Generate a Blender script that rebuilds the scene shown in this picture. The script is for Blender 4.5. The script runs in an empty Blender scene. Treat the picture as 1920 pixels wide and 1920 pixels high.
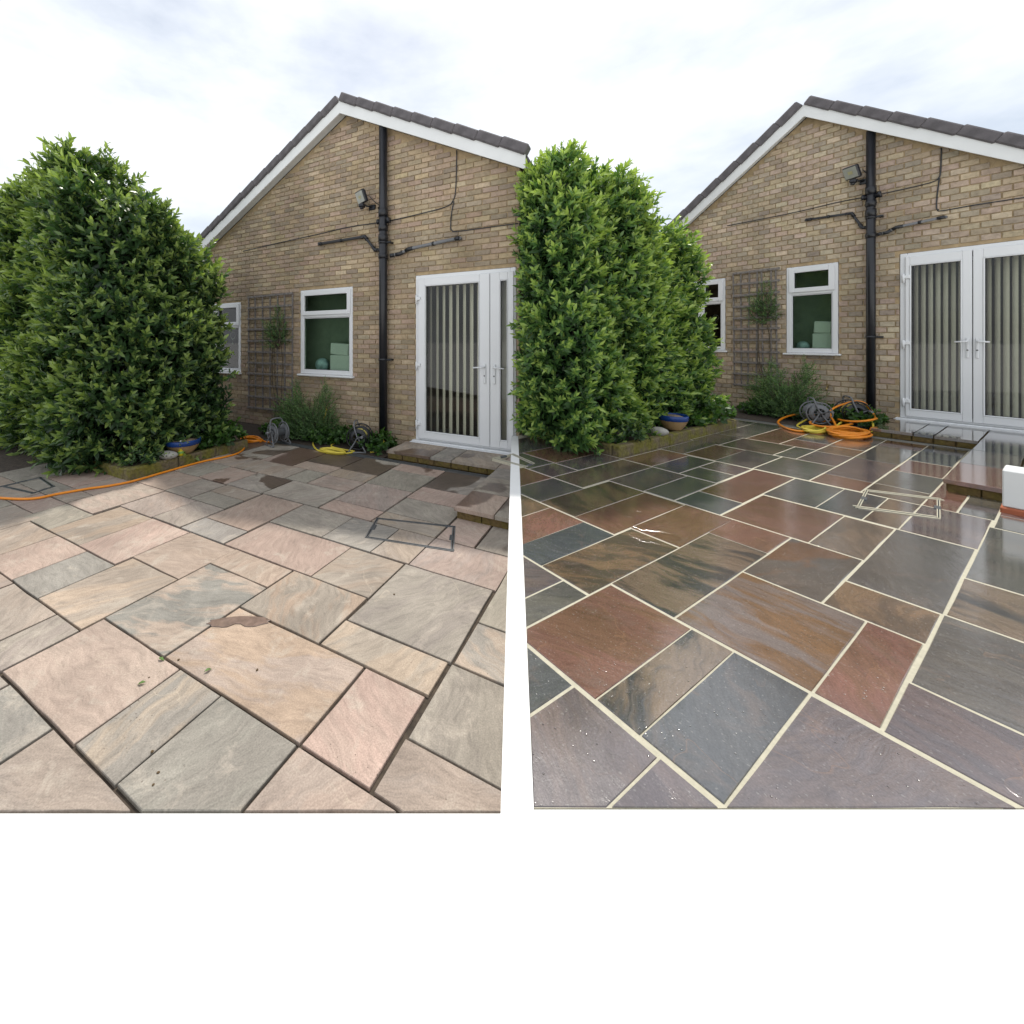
import bpy, math, random
import numpy as np
from mathutils import Vector, Matrix
R_ = math.radians
rnd = random.Random(7)
SC = bpy.context.scene
COL = SC.collection

# ------------------------------------------------------------------ camera, sky, sun, exposure
CAM_H = 1.35
cd = bpy.data.cameras.new('camera'); cam = bpy.data.objects.new('camera', cd); COL.objects.link(cam)
cam.location = (0, 0, CAM_H); cam.rotation_euler = (R_(90), 0, 0)
cd.sensor_width = 36.0; cd.lens = 36.0*763/1920          # wide phone lens
cd.shift_x = (960-775)/1920; cd.shift_y = -(960-640)/1920
cd.clip_start = 0.02; cd.clip_end = 2000
SC.camera = cam
SUN_AZ, SUN_EL = 14.0, 62.0                               # degrees right of +Y, above the horizon
w = bpy.data.worlds.new('World'); SC.world = w; w.use_nodes = True
nt = w.node_tree; nt.nodes.clear()
wo = nt.nodes.new('ShaderNodeOutputWorld'); bg = nt.nodes.new('ShaderNodeBackground')
sky = nt.nodes.new('ShaderNodeTexSky'); sky.sky_type = 'NISHITA'; sky.sun_disc = False
sky.sun_elevation = R_(SUN_EL); sky.sun_rotation = R_(SUN_AZ); sky.air_density = 1.2; sky.dust_density = 1.5
tc = nt.nodes.new('ShaderNodeTexCoord'); mp = nt.nodes.new('ShaderNodeMapping'); mp.inputs['Scale'].default_value = (1, 1, 2.4)
nz = nt.nodes.new('ShaderNodeTexNoise'); nz.inputs['Scale'].default_value = 2.6; nz.inputs['Detail'].default_value = 6; nz.inputs['Roughness'].default_value = .55
rp = nt.nodes.new('ShaderNodeValToRGB'); rp.color_ramp.elements[0].position = .30; rp.color_ramp.elements[0].color = (.45,)*3+(1,); rp.color_ramp.elements[1].position = .58; rp.color_ramp.elements[1].color = (.96,)*3+(1,)
mx = nt.nodes.new('ShaderNodeMix'); mx.data_type = 'RGBA'
mx.inputs['B'].default_value = (10.6, 11.0, 11.5, 1)       # high thin cloud
L = nt.links.new
L(tc.outputs['Generated'], mp.inputs['Vector']); L(mp.outputs[0], nz.inputs['Vector']); L(nz.outputs['Fac'], rp.inputs[0])
L(rp.outputs[0], mx.inputs['Factor']); L(sky.outputs[0], mx.inputs['A']); L(mx.outputs['Result'], bg.inputs['Color'])
bg.inputs['Strength'].default_value = .108; L(bg.outputs[0], wo.inputs[0])
sd = bpy.data.lights.new('sun', 'SUN'); sd.energy = 3.5; sd.angle = R_(2.0); sd.color = (1, .95, .87)
so = bpy.data.objects.new('sun', sd); COL.objects.link(so); so.location = (6, 9, 14)
sv = Vector((math.sin(R_(SUN_AZ))*math.cos(R_(SUN_EL)), math.cos(R_(SUN_AZ))*math.cos(R_(SUN_EL)), math.sin(R_(SUN_EL))))
so.rotation_euler = sv.to_track_quat('Z', 'Y').to_euler()
SC.view_settings.view_transform = 'Standard'; SC.view_settings.look = 'None'
SC.view_settings.exposure = 0.0; SC.view_settings.gamma = 1.0
SC.render.engine = 'CYCLES'
SC.cycles.max_bounces = 4; SC.cycles.diffuse_bounces = 2; SC.cycles.glossy_bounces = 3; SC.cycles.transmission_bounces = 3; SC.cycles.transparent_max_bounces = 6

# ------------------------------------------------------------------ mesh helpers
class MB:
    def __init__(s): s.v = []; s.f = []; s.sm = []
    def add(s, vs, fs, smooth=False):
        o = len(s.v); s.v += [tuple(p) for p in vs]; s.f += [tuple(i+o for i in f) for f in fs]; s.sm += [smooth]*len(fs); return s
    def box(s, x0, x1, y0, y1, z0, z1, m=None, bev=0):
        if bev:
            b = min(bev, (x1-x0)/2.2, (y1-y0)/2.2, (z1-z0)/2.2); vs = []
            for x, sx in ((x0, 1), (x1, -1)):
                for y, sy in ((y0, 1), (y1, -1)):
                    for z, sz in ((z0, 1), (z1, -1)):
                        vs += [(x+sx*b, y+sy*b, z), (x+sx*b, y, z+sz*b), (x, y+sy*b, z+sz*b)]
            I = lambda i, j, k, a: (i*4+j*2+k)*3+a
            fs = []
            for k in (0, 1): q = [I(0, 0, k, 0), I(1, 0, k, 0), I(1, 1, k, 0), I(0, 1, k, 0)]; fs.append(q if k else q[::-1])
            for j in (0, 1): q = [I(0, j, 0, 1), I(1, j, 0, 1), I(1, j, 1, 1), I(0, j, 1, 1)]; fs.append(q[::-1] if j else q)
            for i in (0, 1): q = [I(i, 0, 0, 2), I(i, 1, 0, 2), I(i, 1, 1, 2), I(i, 0, 1, 2)]; fs.append(q if i else q[::-1])
            for j in (0, 1):
                for k in (0, 1): q = [I(0, j, k, 0), I(1, j, k, 0), I(1, j, k, 1), I(0, j, k, 1)]; fs.append(q if j == k else q[::-1])
            for i in (0, 1):
                for k in (0, 1): q = [I(i, 0, k, 0), I(i, 1, k, 0), I(i, 1, k, 2), I(i, 0, k, 2)]; fs.append(q[::-1] if i == k else q)
            for i in (0, 1):
                for j in (0, 1): q = [I(i, j, 0, 1), I(i, j, 1, 1), I(i, j, 1, 2), I(i, j, 0, 2)]; fs.append(q if i == j else q[::-1])
            for i in (0, 1):
                for j in (0, 1):
                    for k in (0, 1): q = [I(i, j, k, 0), I(i, j, k, 1), I(i, j, k, 2)]; fs.append(q if (i+j+k) % 2 else q[::-1])
        else:
            vs = [(x0, y0, z0), (x1, y0, z0), (x1, y1, z0), (x0, y1, z0), (x0, y0, z1), (x1, y0, z1), (x1, y1, z1), (x0, y1, z1)]
            fs = [(3, 2, 1, 0), (4, 5, 6, 7), (0, 1, 5, 4), (1, 2, 6, 5), (2, 3, 7, 6), (3, 0, 4, 7)]
        if m is not None: vs = [m @ Vector(p) for p in vs]
        return s.add(vs, fs)
    def tube(s, pts, r, n=8, closed=False, cap=True):
        pts = [Vector(p) for p in pts]; N = len(pts); vs = []
        rs = r if isinstance(r, (list, tuple)) else [r]*N
        prev = None
        for i, p in enumerate(pts):
            if closed: t = pts[(i+1) % N]-pts[i-1]
            else: t = pts[min(i+1, N-1)]-pts[max(i-1, 0)]
            t.normalize()
            if prev is None:
                a = Vector((0, 0, 1)) if abs(t.z) < .9 else Vector((1, 0, 0)); x = a.cross(t).normalized()
            else:
                x = (prev-t*prev.dot(t)).normalized()
            prev = x; y = t.cross(x)
            for k in range(n):
                c = 2*math.pi*k/n; vs.append(p+(x*math.cos(c)+y*math.sin(c))*rs[i])
        fs = []
        for i in range(N if closed else N-1):
            j = (i+1) % N
            for k in range(n): fs.append((i*n+k, i*n+(k+1) % n, j*n+(k+1) % n, j*n+k))
        s.add(vs, fs, True)
        if cap and not closed: o = len(s.v)-len(vs); s.f += [tuple(o+k for k in range(n))[::-1], tuple(o+(N-1)*n+k for k in range(n))]; s.sm += [False, False]
        return s
    def lathe(s, prof, n=24, m=None, smooth=True):
        vs = []
        for r, z in prof:
            for k in range(n): c = 2*math.pi*k/n; vs.append((r*math.cos(c), r*math.sin(c), z))
        fs = [(i*n+k, i*n+(k+1) % n, (i+1)*n+(k+1) % n, (i+1)*n+k) for i in range(len(prof)-1) for k in range(n)]
        if m is not None: vs = [m @ Vector(p) for p in vs]
        return s.add(vs, fs, smooth)
    def prism(s, poly, z0, z1, m=None):
        n = len(poly); vs = [(x, y, z0) for x, y in poly]+[(x, y, z1) for x, y in poly]
        fs = [tuple(range(n))[::-1], tuple(range(n, 2*n))]+[(i, (i+1) % n, n+(i+1) % n, n+i) for i in range(n)]
        if m is not None: vs = [m @ Vector(p) for p in vs]
        return s.add(vs, fs)
    def torus(s, m, Rr, r, n=28, k=8):
        return s.tube([m @ Vector((Rr*math.cos(2*math.pi*i/n), Rr*math.sin(2*math.pi*i/n), 0)) for i in range(n)], r, k, closed=True)
    def mesh(s, name):
        me = bpy.data.meshes.new(name); me.from_pydata(s.v, [], s.f)
        if any(s.sm): me.polygons.foreach_set('use_smooth', s.sm)
        me.update(); return me

def obj(name, mb, mat=None, parent=None):
    me = mb.mesh(name) if isinstance(mb, MB) else mb
    if mat and not me.materials: me.materials.append(mat)
    o = bpy.data.objects.new(name, me); COL.objects.link(o)
    if parent: o.parent = parent
    return o
def tag(o, label, cat, group=None):
    o['label'] = label; o['category'] = cat
    if group: o['group'] = group
    return o
def structure(o): o['kind'] = 'structure'; return o

class Plot:
    """One terrace: u runs along the house front to the right, a runs into the house front, z up."""
    def __init__(s, v1, v2, h, af, key):
        A = Vector(((v2-775)/763, 1.0)).normalized(); U = -Vector(((v1-775)/763, 1.0)).normalized()
        s.A, s.U, s.zg, s.af, s.key = A, U, CAM_H-h, af, key; s.rz = math.atan2(U.y, U.x)
    def w(s, u, a, z=0): p = s.U*u+s.A*a; return Vector((p.x, p.y, z+s.zg))
    def inv(s, X, Y): v = Vector((X, Y)); return v.dot(s.U), v.dot(s.A)
    def place(s, o, u, a, z=0, rz=0): o.location = s.w(u, a, z); o.rotation_euler = (0, 0, s.rz+rz); return o
    def thing(s, name, label, cat, u, a, z=0, rz=0, group=None):
        o = bpy.data.objects.new(name, None); o.empty_display_size = .1; COL.objects.link(o)
        s.place(o, u, a, z, rz); return tag(o, label, cat, group)
PL = Plot(-605., 1197., 1.35, 4.563, 'dry')
PR = Plot(308., 2022., 1.05, 7.8225, 'wet')
PLOTS = (PL, PR)

# ------------------------------------------------------------------ materials
def newmat(name):
    m = bpy.data.materials.new(name); m.use_nodes = True; nt = m.node_tree
    return m, nt, nt.nodes, nt.nodes['Principled BSDF'], nt.links.new
def node(nt, t, **kw):
    n = nt.nodes.new(t)
    for k, v in kw.items():
        if k in n.inputs: n.inputs[k].default_value = v
        else: setattr(n, k, v)
    return n
def ramp(nt, stops, fac=None):
    r = nt.nodes.new('ShaderNodeValToRGB'); e = r.color_ramp.elements
    while len(e) < len(stops): e.new(.5)
    for i, (p, c) in enumerate(stops):
        e[i].position = p; e[i].color = (c, c, c, 1) if isinstance(c, (int, float)) else (*c, 1)
    if fac is not None: nt.links.new(fac, r.inputs[0])
    return r
def mixc(nt, a, b, fac, blend='MIX'):
    m = nt.nodes.new('ShaderNodeMix'); m.data_type = 'RGBA'; m.blend_type = blend
    for s, v in (('A', a), ('B', b), ('Factor', fac)):
        sock = [i for i in m.inputs if i.name == s and (i.type == 'RGBA' if s != 'Factor' else i.type == 'VALUE')][0]
        if hasattr(v, 'type') and hasattr(v, 'links'): nt.links.new(v, sock)
        else: sock.default_value = (*v, 1) if isinstance(v, tuple) else v
    return [o for o in m.outputs if o.type == 'RGBA'][0]
def math_(nt, op, a, b=0.0):
    m = nt.nodes.new('ShaderNodeMath'); m.operation = op
    for i, v in enumerate((a, b)):
        if hasattr(v, 'links'): nt.links.new(v, m.inputs[i])
        else: m.inputs[i].default_value = v
    return m.outputs[0]

def simple(name, col, rough=.5, metal=0, var=.12, scale=8, bump=0, bscale=60, spec=.5):
    m, nt, N, P, lk = newmat(name)
    tc = node(nt, 'ShaderNodeTexCoord'); nz = node(nt, 'ShaderNodeTexNoise', Scale=scale, Detail=5.0); lk(tc.outputs['Object'], nz.inputs['Vector'])
    r = ramp(nt, [(.25, tuple(c*(1-var) for c in col)), (.75, tuple(min(1, c*(1+var)) for c in col))], nz.outputs['Fac'])
    lk(r.outputs[0], P.inputs['Base Color']); P.inputs['Roughness'].default_value = rough; P.inputs['Metallic'].default_value = metal
    P.inputs['Specular IOR Level'].default_value = spec
    if bump:
        n2 = node(nt, 'ShaderNodeTexNoise', Scale=bscale, Detail=4.0); lk(tc.outputs['Object'], n2.inputs['Vector'])
        b = node(nt, 'ShaderNodeBump', Strength=bump, Distance=.01); lk(n2.outputs['Fac'], b.inputs['Height']); lk(b.outputs[0], P.inputs['Normal'])
    return m

def slab_mat(name, wet, damp=0.0, pool=False):
    """Riven sandstone. The stone's own colour is the object colour, its alpha says how strongly it is banded."""
    m, nt, N, P, lk = newmat(name)
    oi = node(nt, 'ShaderNodeObjectInfo'); tc = node(nt, 'ShaderNodeTexCoord')
    off = node(nt, 'ShaderNodeVectorMath', operation='SCALE'); cmb = node(nt, 'ShaderNodeCombineXYZ')
    lk(oi.outputs['Random'], cmb.inputs[0]); lk(math_(nt, 'MULTIPLY', oi.outputs['Random'], 7.3), cmb.inputs[1]); lk(cmb.outputs[0], off.inputs[0]); off.inputs['Scale'].default_value = 37
    ad = node(nt, 'ShaderNodeVectorMath', operation='ADD'); lk(tc.outputs['Object'], ad.inputs[0]); lk(off.outputs[0], ad.inputs[1])
    rot = node(nt, 'ShaderNodeVectorRotate', rotation_type='Z_AXIS'); lk(ad.outputs[0], rot.inputs['Vector'])
    lk(math_(nt, 'MULTIPLY', oi.outputs['Random'], 9.0), rot.inputs['Angle'])
    st = node(nt, 'ShaderNodeMapping'); st.inputs['Scale'].default_value = (1.3, 5.2, 1); lk(rot.outputs[0], st.inputs['Vector'])
    warp = node(nt, 'ShaderNodeTexNoise', Scale=3.0, Detail=3.0); lk(ad.outputs[0], warp.inputs['Vector'])
    wv = node(nt, 'ShaderNodeVectorMath', operation='MULTIPLY_ADD'); lk(warp.outputs['Color'], wv.inputs[0]); wv.inputs[1].default_value = (.5, 1.1, 0); lk(st.outputs[0], wv.inputs[2])
    band = node(nt, 'ShaderNodeTexNoise', Scale=1.2, Detail=4.0, Roughness=.62); lk(wv.outputs[0], band.inputs['Vector'])
    fine = node(nt, 'ShaderNodeTexNoise', Scale=7.0, Detail=6.0, Roughness=.78); lk(wv.outputs[0], fine.inputs['Vector'])
    blot = node(nt, 'ShaderNodeTexNoise', Scale=2.4, Detail=4.0); lk(ad.outputs[0], blot.inputs['Vector'])
    bandr = ramp(nt, [(.46, 0.0), (.55, 1.0)], band.outputs['Fac'])
    t2 = node(nt, 'ShaderNodeAttribute', attribute_name='tone'); t2.attribute_type = 'OBJECT'      # the stone's second colour
    f = math_(nt, 'MULTIPLY', bandr.outputs[0], oi.outputs['Alpha'])
    c = mixc(nt, oi.outputs['Color'], t2.outputs['Color'], f)
    fr = ramp(nt, [(.3, .70), (.5, .99), (.72, 1.22)] if not wet else [(.3, .72), (.5, 1.0), (.72, 1.28)], fine.outputs['Fac']); c = mixc(nt, c, fr.outputs[0], 1.0, 'MULTIPLY')
    br = ramp(nt, [(.3, .80), (.7, 1.16)], blot.outputs['Fac']); c = mixc(nt, c, br.outputs[0], 1.0, 'MULTIPLY')
    # delamination ledges: stepped height with pale rims
    led = node(nt, 'ShaderNodeTexNoise', Scale=1.5, Detail=4.0, Roughness=.55, Distortion=.4); lk(ad.outputs[0], led.inputs['Vector'])
    stp = math_(nt, 'MULTIPLY', led.outputs['Fac'], 6.0); fl = math_(nt, 'FLOOR', stp); fra = math_(nt, 'FRACT', stp)
    rim = ramp(nt, [(0, 1.0), (.05, 0.0)], fra)
    gate = ramp(nt, [(.47, 0.0), (.56, 1.0)], warp.outputs['Fac'])
    rimf = math_(nt, 'MULTIPLY', rim.outputs[0], gate.outputs[0])
    c = mixc(nt, c, (.30, .17, .10) if wet else (.55, .46, .36), math_(nt, 'MULTIPLY', rimf, .28 if wet else .4))
    pal_ = node(nt, 'ShaderNodeTexNoise', Scale=5.5, Detail=4.0, Roughness=.7, Distortion=.6); lk(ad.outputs[0], pal_.inputs['Vector']); pr_ = ramp(nt, [(.56, 0.0), (.68, 1.0)], pal_.outputs['Fac'])
    c = mixc(nt, c, (.17, .125, .105) if wet else (.47, .41, .34), math_(nt, 'MULTIPLY', pr_.outputs[0], .35 if wet else .5))
    vor = node(nt, 'ShaderNodeTexVoronoi', Scale=42.0); lk(ad.outputs[0], vor.inputs['Vector'])
    pit = ramp(nt, [(.07, 1.0), (.13, 0.0)], vor.outputs['Distance']); pg = ramp(nt, [(.5, 0.0), (.62, 1.0)], blot.outputs['Fac'])
    pf = math_(nt, 'MULTIPLY', pit.outputs[0], pg.outputs[0])
    c = mixc(nt, c, (.03, .028, .028) if wet else (.12, .09, .07), math_(nt, 'MULTIPLY', pf, .8))
    gr = node(nt, 'ShaderNodeTexNoise', Scale=180.0, Detail=2.0); lk(tc.outputs['Object'], gr.inputs['Vector'])
    g2 = ramp(nt, [(.3, .84), (.7, 1.14)], gr.outputs['Fac']); c = mixc(nt, c, g2.outputs[0], 1.0, 'MULTIPLY')
    rough = None
    if wet:
        pud = node(nt, 'ShaderNodeTexNoise', Scale=3.2, Detail=4.0); lk(ad.outputs[0], pud.inputs['Vector'])
        rough = ramp(nt, [(.36, .02), (.62, .10)] if pool else [(.36, .045), (.62, .24)], pud.outputs['Fac']).outputs[0]
        grain = ramp(nt, [(.66, 0.0), (.72, 1.0)], node_out(nt, lk, tc, 95.0)); c = mixc(nt, c, (.34, .33, .31), math_(nt, 'MULTIPLY', grain.outputs[0], .26))
    elif damp:
        dm = node(nt, 'ShaderNodeTexNoise', Scale=1.7, Detail=3.0, Distortion=.5); lk(ad.outputs[0], dm.inputs['Vector'])
        mask = ramp(nt, [(.66-.30*damp, 0.0), (.685-.30*damp, 1.0)], dm.outputs['Fac']).outputs[0]
        dark = mixc(nt, c, (.42, .36, .33), 1.0, 'MULTIPLY'); c = mixc(nt, c, dark, mask)
        rough = ramp(nt, [(0, .80), (1, .32)], mask).outputs[0]
    if wet: P.inputs['Coat Weight'].default_value = 1.0; P.inputs['Coat Roughness'].default_value = .03 if pool else .07; P.inputs['Coat IOR'].default_value = 1.55
    lk(c, P.inputs['Base Color'])
    if rough is not None: lk(rough, P.inputs['Roughness'])
    else: P.inputs['Roughness'].default_value = .82
    P.inputs['Specular IOR Level'].default_value = .5 if (wet or damp) else .3
    h1 = math_(nt, 'MULTIPLY', fl, .5); h2 = math_(nt, 'MULTIPLY', fine.outputs['Fac'], .55 if not wet else .35); h3 = math_(nt, 'MULTIPLY', gr.outputs['Fac'], .12 if not wet else .05)
    h4 = math_(nt, 'MULTIPLY', pf, -.35)
    hh = math_(nt, 'ADD', math_(nt, 'ADD', h1, h2), math_(nt, 'ADD', h3, h4))
    b = node(nt, 'ShaderNodeBump', Strength=.65 if not wet else (.12 if pool else .42), Distance=.006); lk(hh, b.inputs['Height']); lk(b.outputs[0], P.inputs['Normal'])
    if wet: cb = node(nt, 'ShaderNodeBump', Strength=.10 if pool else .30, Distance=.006); lk(hh, cb.inputs['Height']); lk(cb.outputs[0], P.inputs['Coat Normal'])
    return m
def node_out(nt, lk, tc, s):
    n = node(nt, 'ShaderNodeTexNoise', Scale=s, Detail=1.0); lk(tc.outputs['Object'], n.inputs['Vector']); return n.outputs['Fac']

def brick_mat(name, attr):
    m, nt, N, P, lk = newmat(name)
    if attr: cn = node(nt, 'ShaderNodeAttribute', attribute_name='Col').outputs['Color']
    else: cn = node(nt, 'ShaderNodeObjectInfo').outputs['Color']
    g = node(nt, 'ShaderNodeNewGeometry'); a = node(nt, 'ShaderNodeTexNoise', Scale=24.0, Detail=6.0, Roughness=.7); lk(g.outputs['Position'], a.inputs['Vector'])
    r = ramp(nt, [(.28, .70), (.5, 1.0), (.75, 1.25)], a.outputs['Fac']); c = mixc(nt, cn, r.outputs[0], 1.0, 'MULTIPLY')
    v = node(nt, 'ShaderNodeTexVoronoi', Scale=70.0); lk(g.outputs['Position'], v.inputs['Vector'])
    sp = ramp(nt, [(.05, 1.0), (.11, 0.0)], v.outputs['Distance']); c = mixc(nt, c, (.10, .075, .055), math_(nt, 'MULTIPLY', sp.outputs[0], .6))
    lg = node(nt, 'ShaderNodeTexNoise', Scale=1.3, Detail=4.0); lk(g.outputs['Position'], lg.inputs['Vector'])
    st = ramp(nt, [(.32, .74), (.5, .98), (.68, 1.1)], lg.outputs['Fac']); c = mixc(nt, c, st.outputs[0], 1.0, 'MULTIPLY')
    lk(c, P.inputs['Base Color']); P.inputs['Roughness'].default_value = .9; P.inputs['Specular IOR Level'].default_value = .25
    b = node(nt, 'ShaderNodeBump', Strength=.6, Distance=.004); lk(a.outputs['Fac'], b.inputs['Height']); lk(b.outputs[0], P.inputs['Normal'])
    return m

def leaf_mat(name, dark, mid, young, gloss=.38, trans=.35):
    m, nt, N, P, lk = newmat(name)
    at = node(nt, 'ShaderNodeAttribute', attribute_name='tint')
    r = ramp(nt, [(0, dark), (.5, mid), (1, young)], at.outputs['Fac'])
    lk(r.outputs[0], P.inputs['Base Color']); P.inputs['Roughness'].default_value = gloss; P.inputs['Specular IOR Level'].default_value = .45
    tr = node(nt, 'ShaderNodeBsdfTranslucent'); tcol = mixc(nt, r.outputs[0], (1.4, 1.5, .5), 1.0, 'MULTIPLY'); lk(tcol, tr.inputs['Color'])
    ms = node(nt, 'ShaderNodeMixShader'); ms.inputs[0].default_value = trans; lk(P.outputs[0], ms.inputs[1]); lk(tr.outputs[0], ms.inputs[2])
    lk(ms.outputs[0], N['Material Output'].inputs[0]); return m

def glass_mat(name, tint):
    m, nt, N, P, lk = newmat(name)
    t = node(nt, 'ShaderNodeBsdfTransparent'); t.inputs[0].default_value = (*tint, 1)
    g = node(nt, 'ShaderNodeBsdfGlossy', Roughness=.01); fr = node(nt, 'ShaderNodeFresnel', IOR=1.6)
    ge = node(nt, 'ShaderNodeNewGeometry'); ms = node(nt, 'ShaderNodeMixShader'); lk(math_(nt, 'MULTIPLY', fr.outputs[0], math_(nt, 'SUBTRACT', 1.0, ge.outputs['Backfacing'])), ms.inputs[0]); lk(t.outputs[0], ms.inputs[1]); lk(g.outputs[0], ms.inputs[2])
    lk(ms.outputs[0], N['Material Output'].inputs[0]); return m

def mossy(name, base, moss, amt=.5):
    m, nt, N, P, lk = newmat(name)
    g = node(nt, 'ShaderNodeNewGeometry'); a = node(nt, 'ShaderNodeTexNoise', Scale=7.0, Detail=6.0, Roughness=.65); lk(g.outputs['Position'], a.inputs['Vector'])
    b = node(nt, 'ShaderNodeTexNoise', Scale=40.0, Detail=4.0); lk(g.outputs['Position'], b.inputs['Vector'])
    r = ramp(nt, [(.6-amt*.35, 0.0), (.75-amt*.3, 1.0)], a.outputs['Fac'])
    c = mixc(nt, base, moss, r.outputs[0]); r2 = ramp(nt, [(.3, .65), (.7, 1.3)], b.outputs['Fac']); c = mixc(nt, c, r2.outputs[0], 1.0, 'MULTIPLY')
    lk(c, P.inputs['Base Color']); P.inputs['Roughness'].default_value = .9
    bp = node(nt, 'ShaderNodeBump', Strength=.7, Distance=.01); lk(b.outputs['Fac'], bp.inputs['Height']); lk(bp.outputs[0], P.inputs['Normal']); return m

M = dict(
 dry=slab_mat('dry riven sandstone', False), damp=slab_mat('patchy damp sandstone', False, .30), soaked=slab_mat('mostly damp sandstone', False, .78), wet=slab_mat('wet riven sandstone', True), pool=slab_mat('sandstone under standing water', True, pool=True),
 bed=simple('dark sand bed', (.06, .045, .032), .95, var=.5, scale=30, bump=.6),
 grout=simple('cream pointing mortar', (.46, .43, .33), .8, var=.12, scale=60, bump=.35, bscale=220),
 ground=simple('pale concrete apron', (.78, .78, .77), .85, var=.04, scale=5, bump=.1, bscale=150),
 kerb=simple('white painted kerb', (.80, .80, .79), .7, var=.03, scale=9, bump=.1, bscale=120),
 mortar=simple('buff mortar', (.43, .32, .19), .95, var=.22, scale=14, bump=.4, bscale=120),
 brick=brick_mat('buff brick', False), bricks=brick_mat('buff brickwork', True),
 upvc=simple('white upvc', (.78, .79, .80), .3, var=.02, scale=3),
 gasket=simple('black gasket', (.02, .02, .02), .6),
 paint=simple('white painted timber', (.74, .75, .74), .5, var=.05, scale=4, bump=.05),
 tile=simple('grey concrete roof tile', (.115, .105, .11), .85, var=.3, scale=9, bump=.4, bscale=70),
 black=simple('black plastic', (.014, .015, .019), .32, var=.2, spec=.5), blackw=simple('weathered black plastic', (.03, .031, .035), .5, var=.4, scale=12),
 grey=simple('grey plastic', (.17, .175, .185), .45, var=.15), dgrey=simple('dark grey plastic', (.07, .075, .08), .45),
 steel=simple('brushed metal', (.5, .5, .5), .35, metal=.9), galv=simple('galvanised steel', (.20, .21, .22), .4, metal=.6, var=.3),
 wood=simple('weathered grey trellis wood', (.20, .18, .165), .9, var=.45, scale=22, bump=.6, bscale=60),
 slat=simple('cream blind fabric', (.80, .77, .66), .85, var=.03, scale=20),
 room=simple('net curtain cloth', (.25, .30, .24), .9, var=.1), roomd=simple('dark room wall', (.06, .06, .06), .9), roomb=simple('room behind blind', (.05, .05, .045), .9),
 orange=simple('orange hose rubber', (.83, .27, .012), .42, var=.06), yellow=simple('yellow hose rubber', (.72, .58, .07), .42, var=.08), straw=simple('faded yellow hose', (.52, .45, .12), .5, var=.2, scale=40),
 white=simple('white card', (.80, .84, .82), .7, var=.04), ballm=simple('pale printed ball', (.40, .55, .60), .5, var=.5, scale=14),
 blue=simple('blue glazed rim', (.012, .05, .22), .25, var=.2), ochre=simple('ochre glazed clay', (.36, .235, .115), .4, var=.25, scale=14), clay=simple('dry pot soil', (.27, .20, .14), .95, var=.3, bump=.5),
 stone=simple('pale grey boulder', (.36, .345, .31), .9, var=.25, scale=25, bump=.4), bird=simple('brown grey cast stone', (.13, .10, .09), .9, var=.3, scale=20, bump=.4),
 juice=simple('yellow drink', (.62, .48, .02), .2, var=.05), lbl=simple('green bottle label', (.25, .48, .10), .4, var=.2, scale=40), cap=simple('white cap', (.75, .75, .72), .4),
 soil=simple('planting soil', (.045, .032, .022), .98, var=.4, scale=30, bump=.8),
 moss=mossy('mossy kerb stone', (.16, .125, .075), (.165, .15, .025), .55), mossb=mossy('mossy riser brick', (.13, .085, .03), (.12, .09, .02), .5),
 bark=simple('bark', (.10, .08, .055), .95, var=.35, scale=20, bump=.6), terracotta=simple('terracotta', (.38, .11, .05), .8, var=.15),
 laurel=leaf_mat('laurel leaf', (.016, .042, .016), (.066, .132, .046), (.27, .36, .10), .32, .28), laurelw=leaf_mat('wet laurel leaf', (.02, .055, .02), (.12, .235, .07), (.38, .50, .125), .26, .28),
 herb=leaf_mat('grey green herb leaf', (.05, .10, .035), (.12, .21, .085), (.24, .35, .15), .6), ivy=leaf_mat('ground leaf', (.018, .05, .012), (.045, .11, .022), (.10, .20, .04), .4),
 glass=glass_mat('window glass', (.80, .86, .80)), glassd=glass_mat('door glass', (.90, .91, .88)), lampglass=simple('lamp lens', (.30, .31, .27), .15),
 puddle=simple('soapy wet patch', (.19, .135, .11), .08, var=.3, scale=30, spec=.6), crumb=simple('soil crumb', (.10, .065, .03), .95), dead=simple('torn green leaf', (.09, .17, .03), .6),
 led=simple('led plate', (.35, .33, .18), .3), brass=simple('brass', (.35, .27, .12), .35, metal=.9), sealant=simple('red brown lead', (.12, .07, .05), .7))

# ------------------------------------------------------------------ ground sheet
structure(obj('ground', MB().add([(-300, -300, -.035), (300, -300, -.035), (300, 500, -.035), (-300, 500, -.035)], [(0, 1, 2, 3)]), M['ground']))

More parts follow.
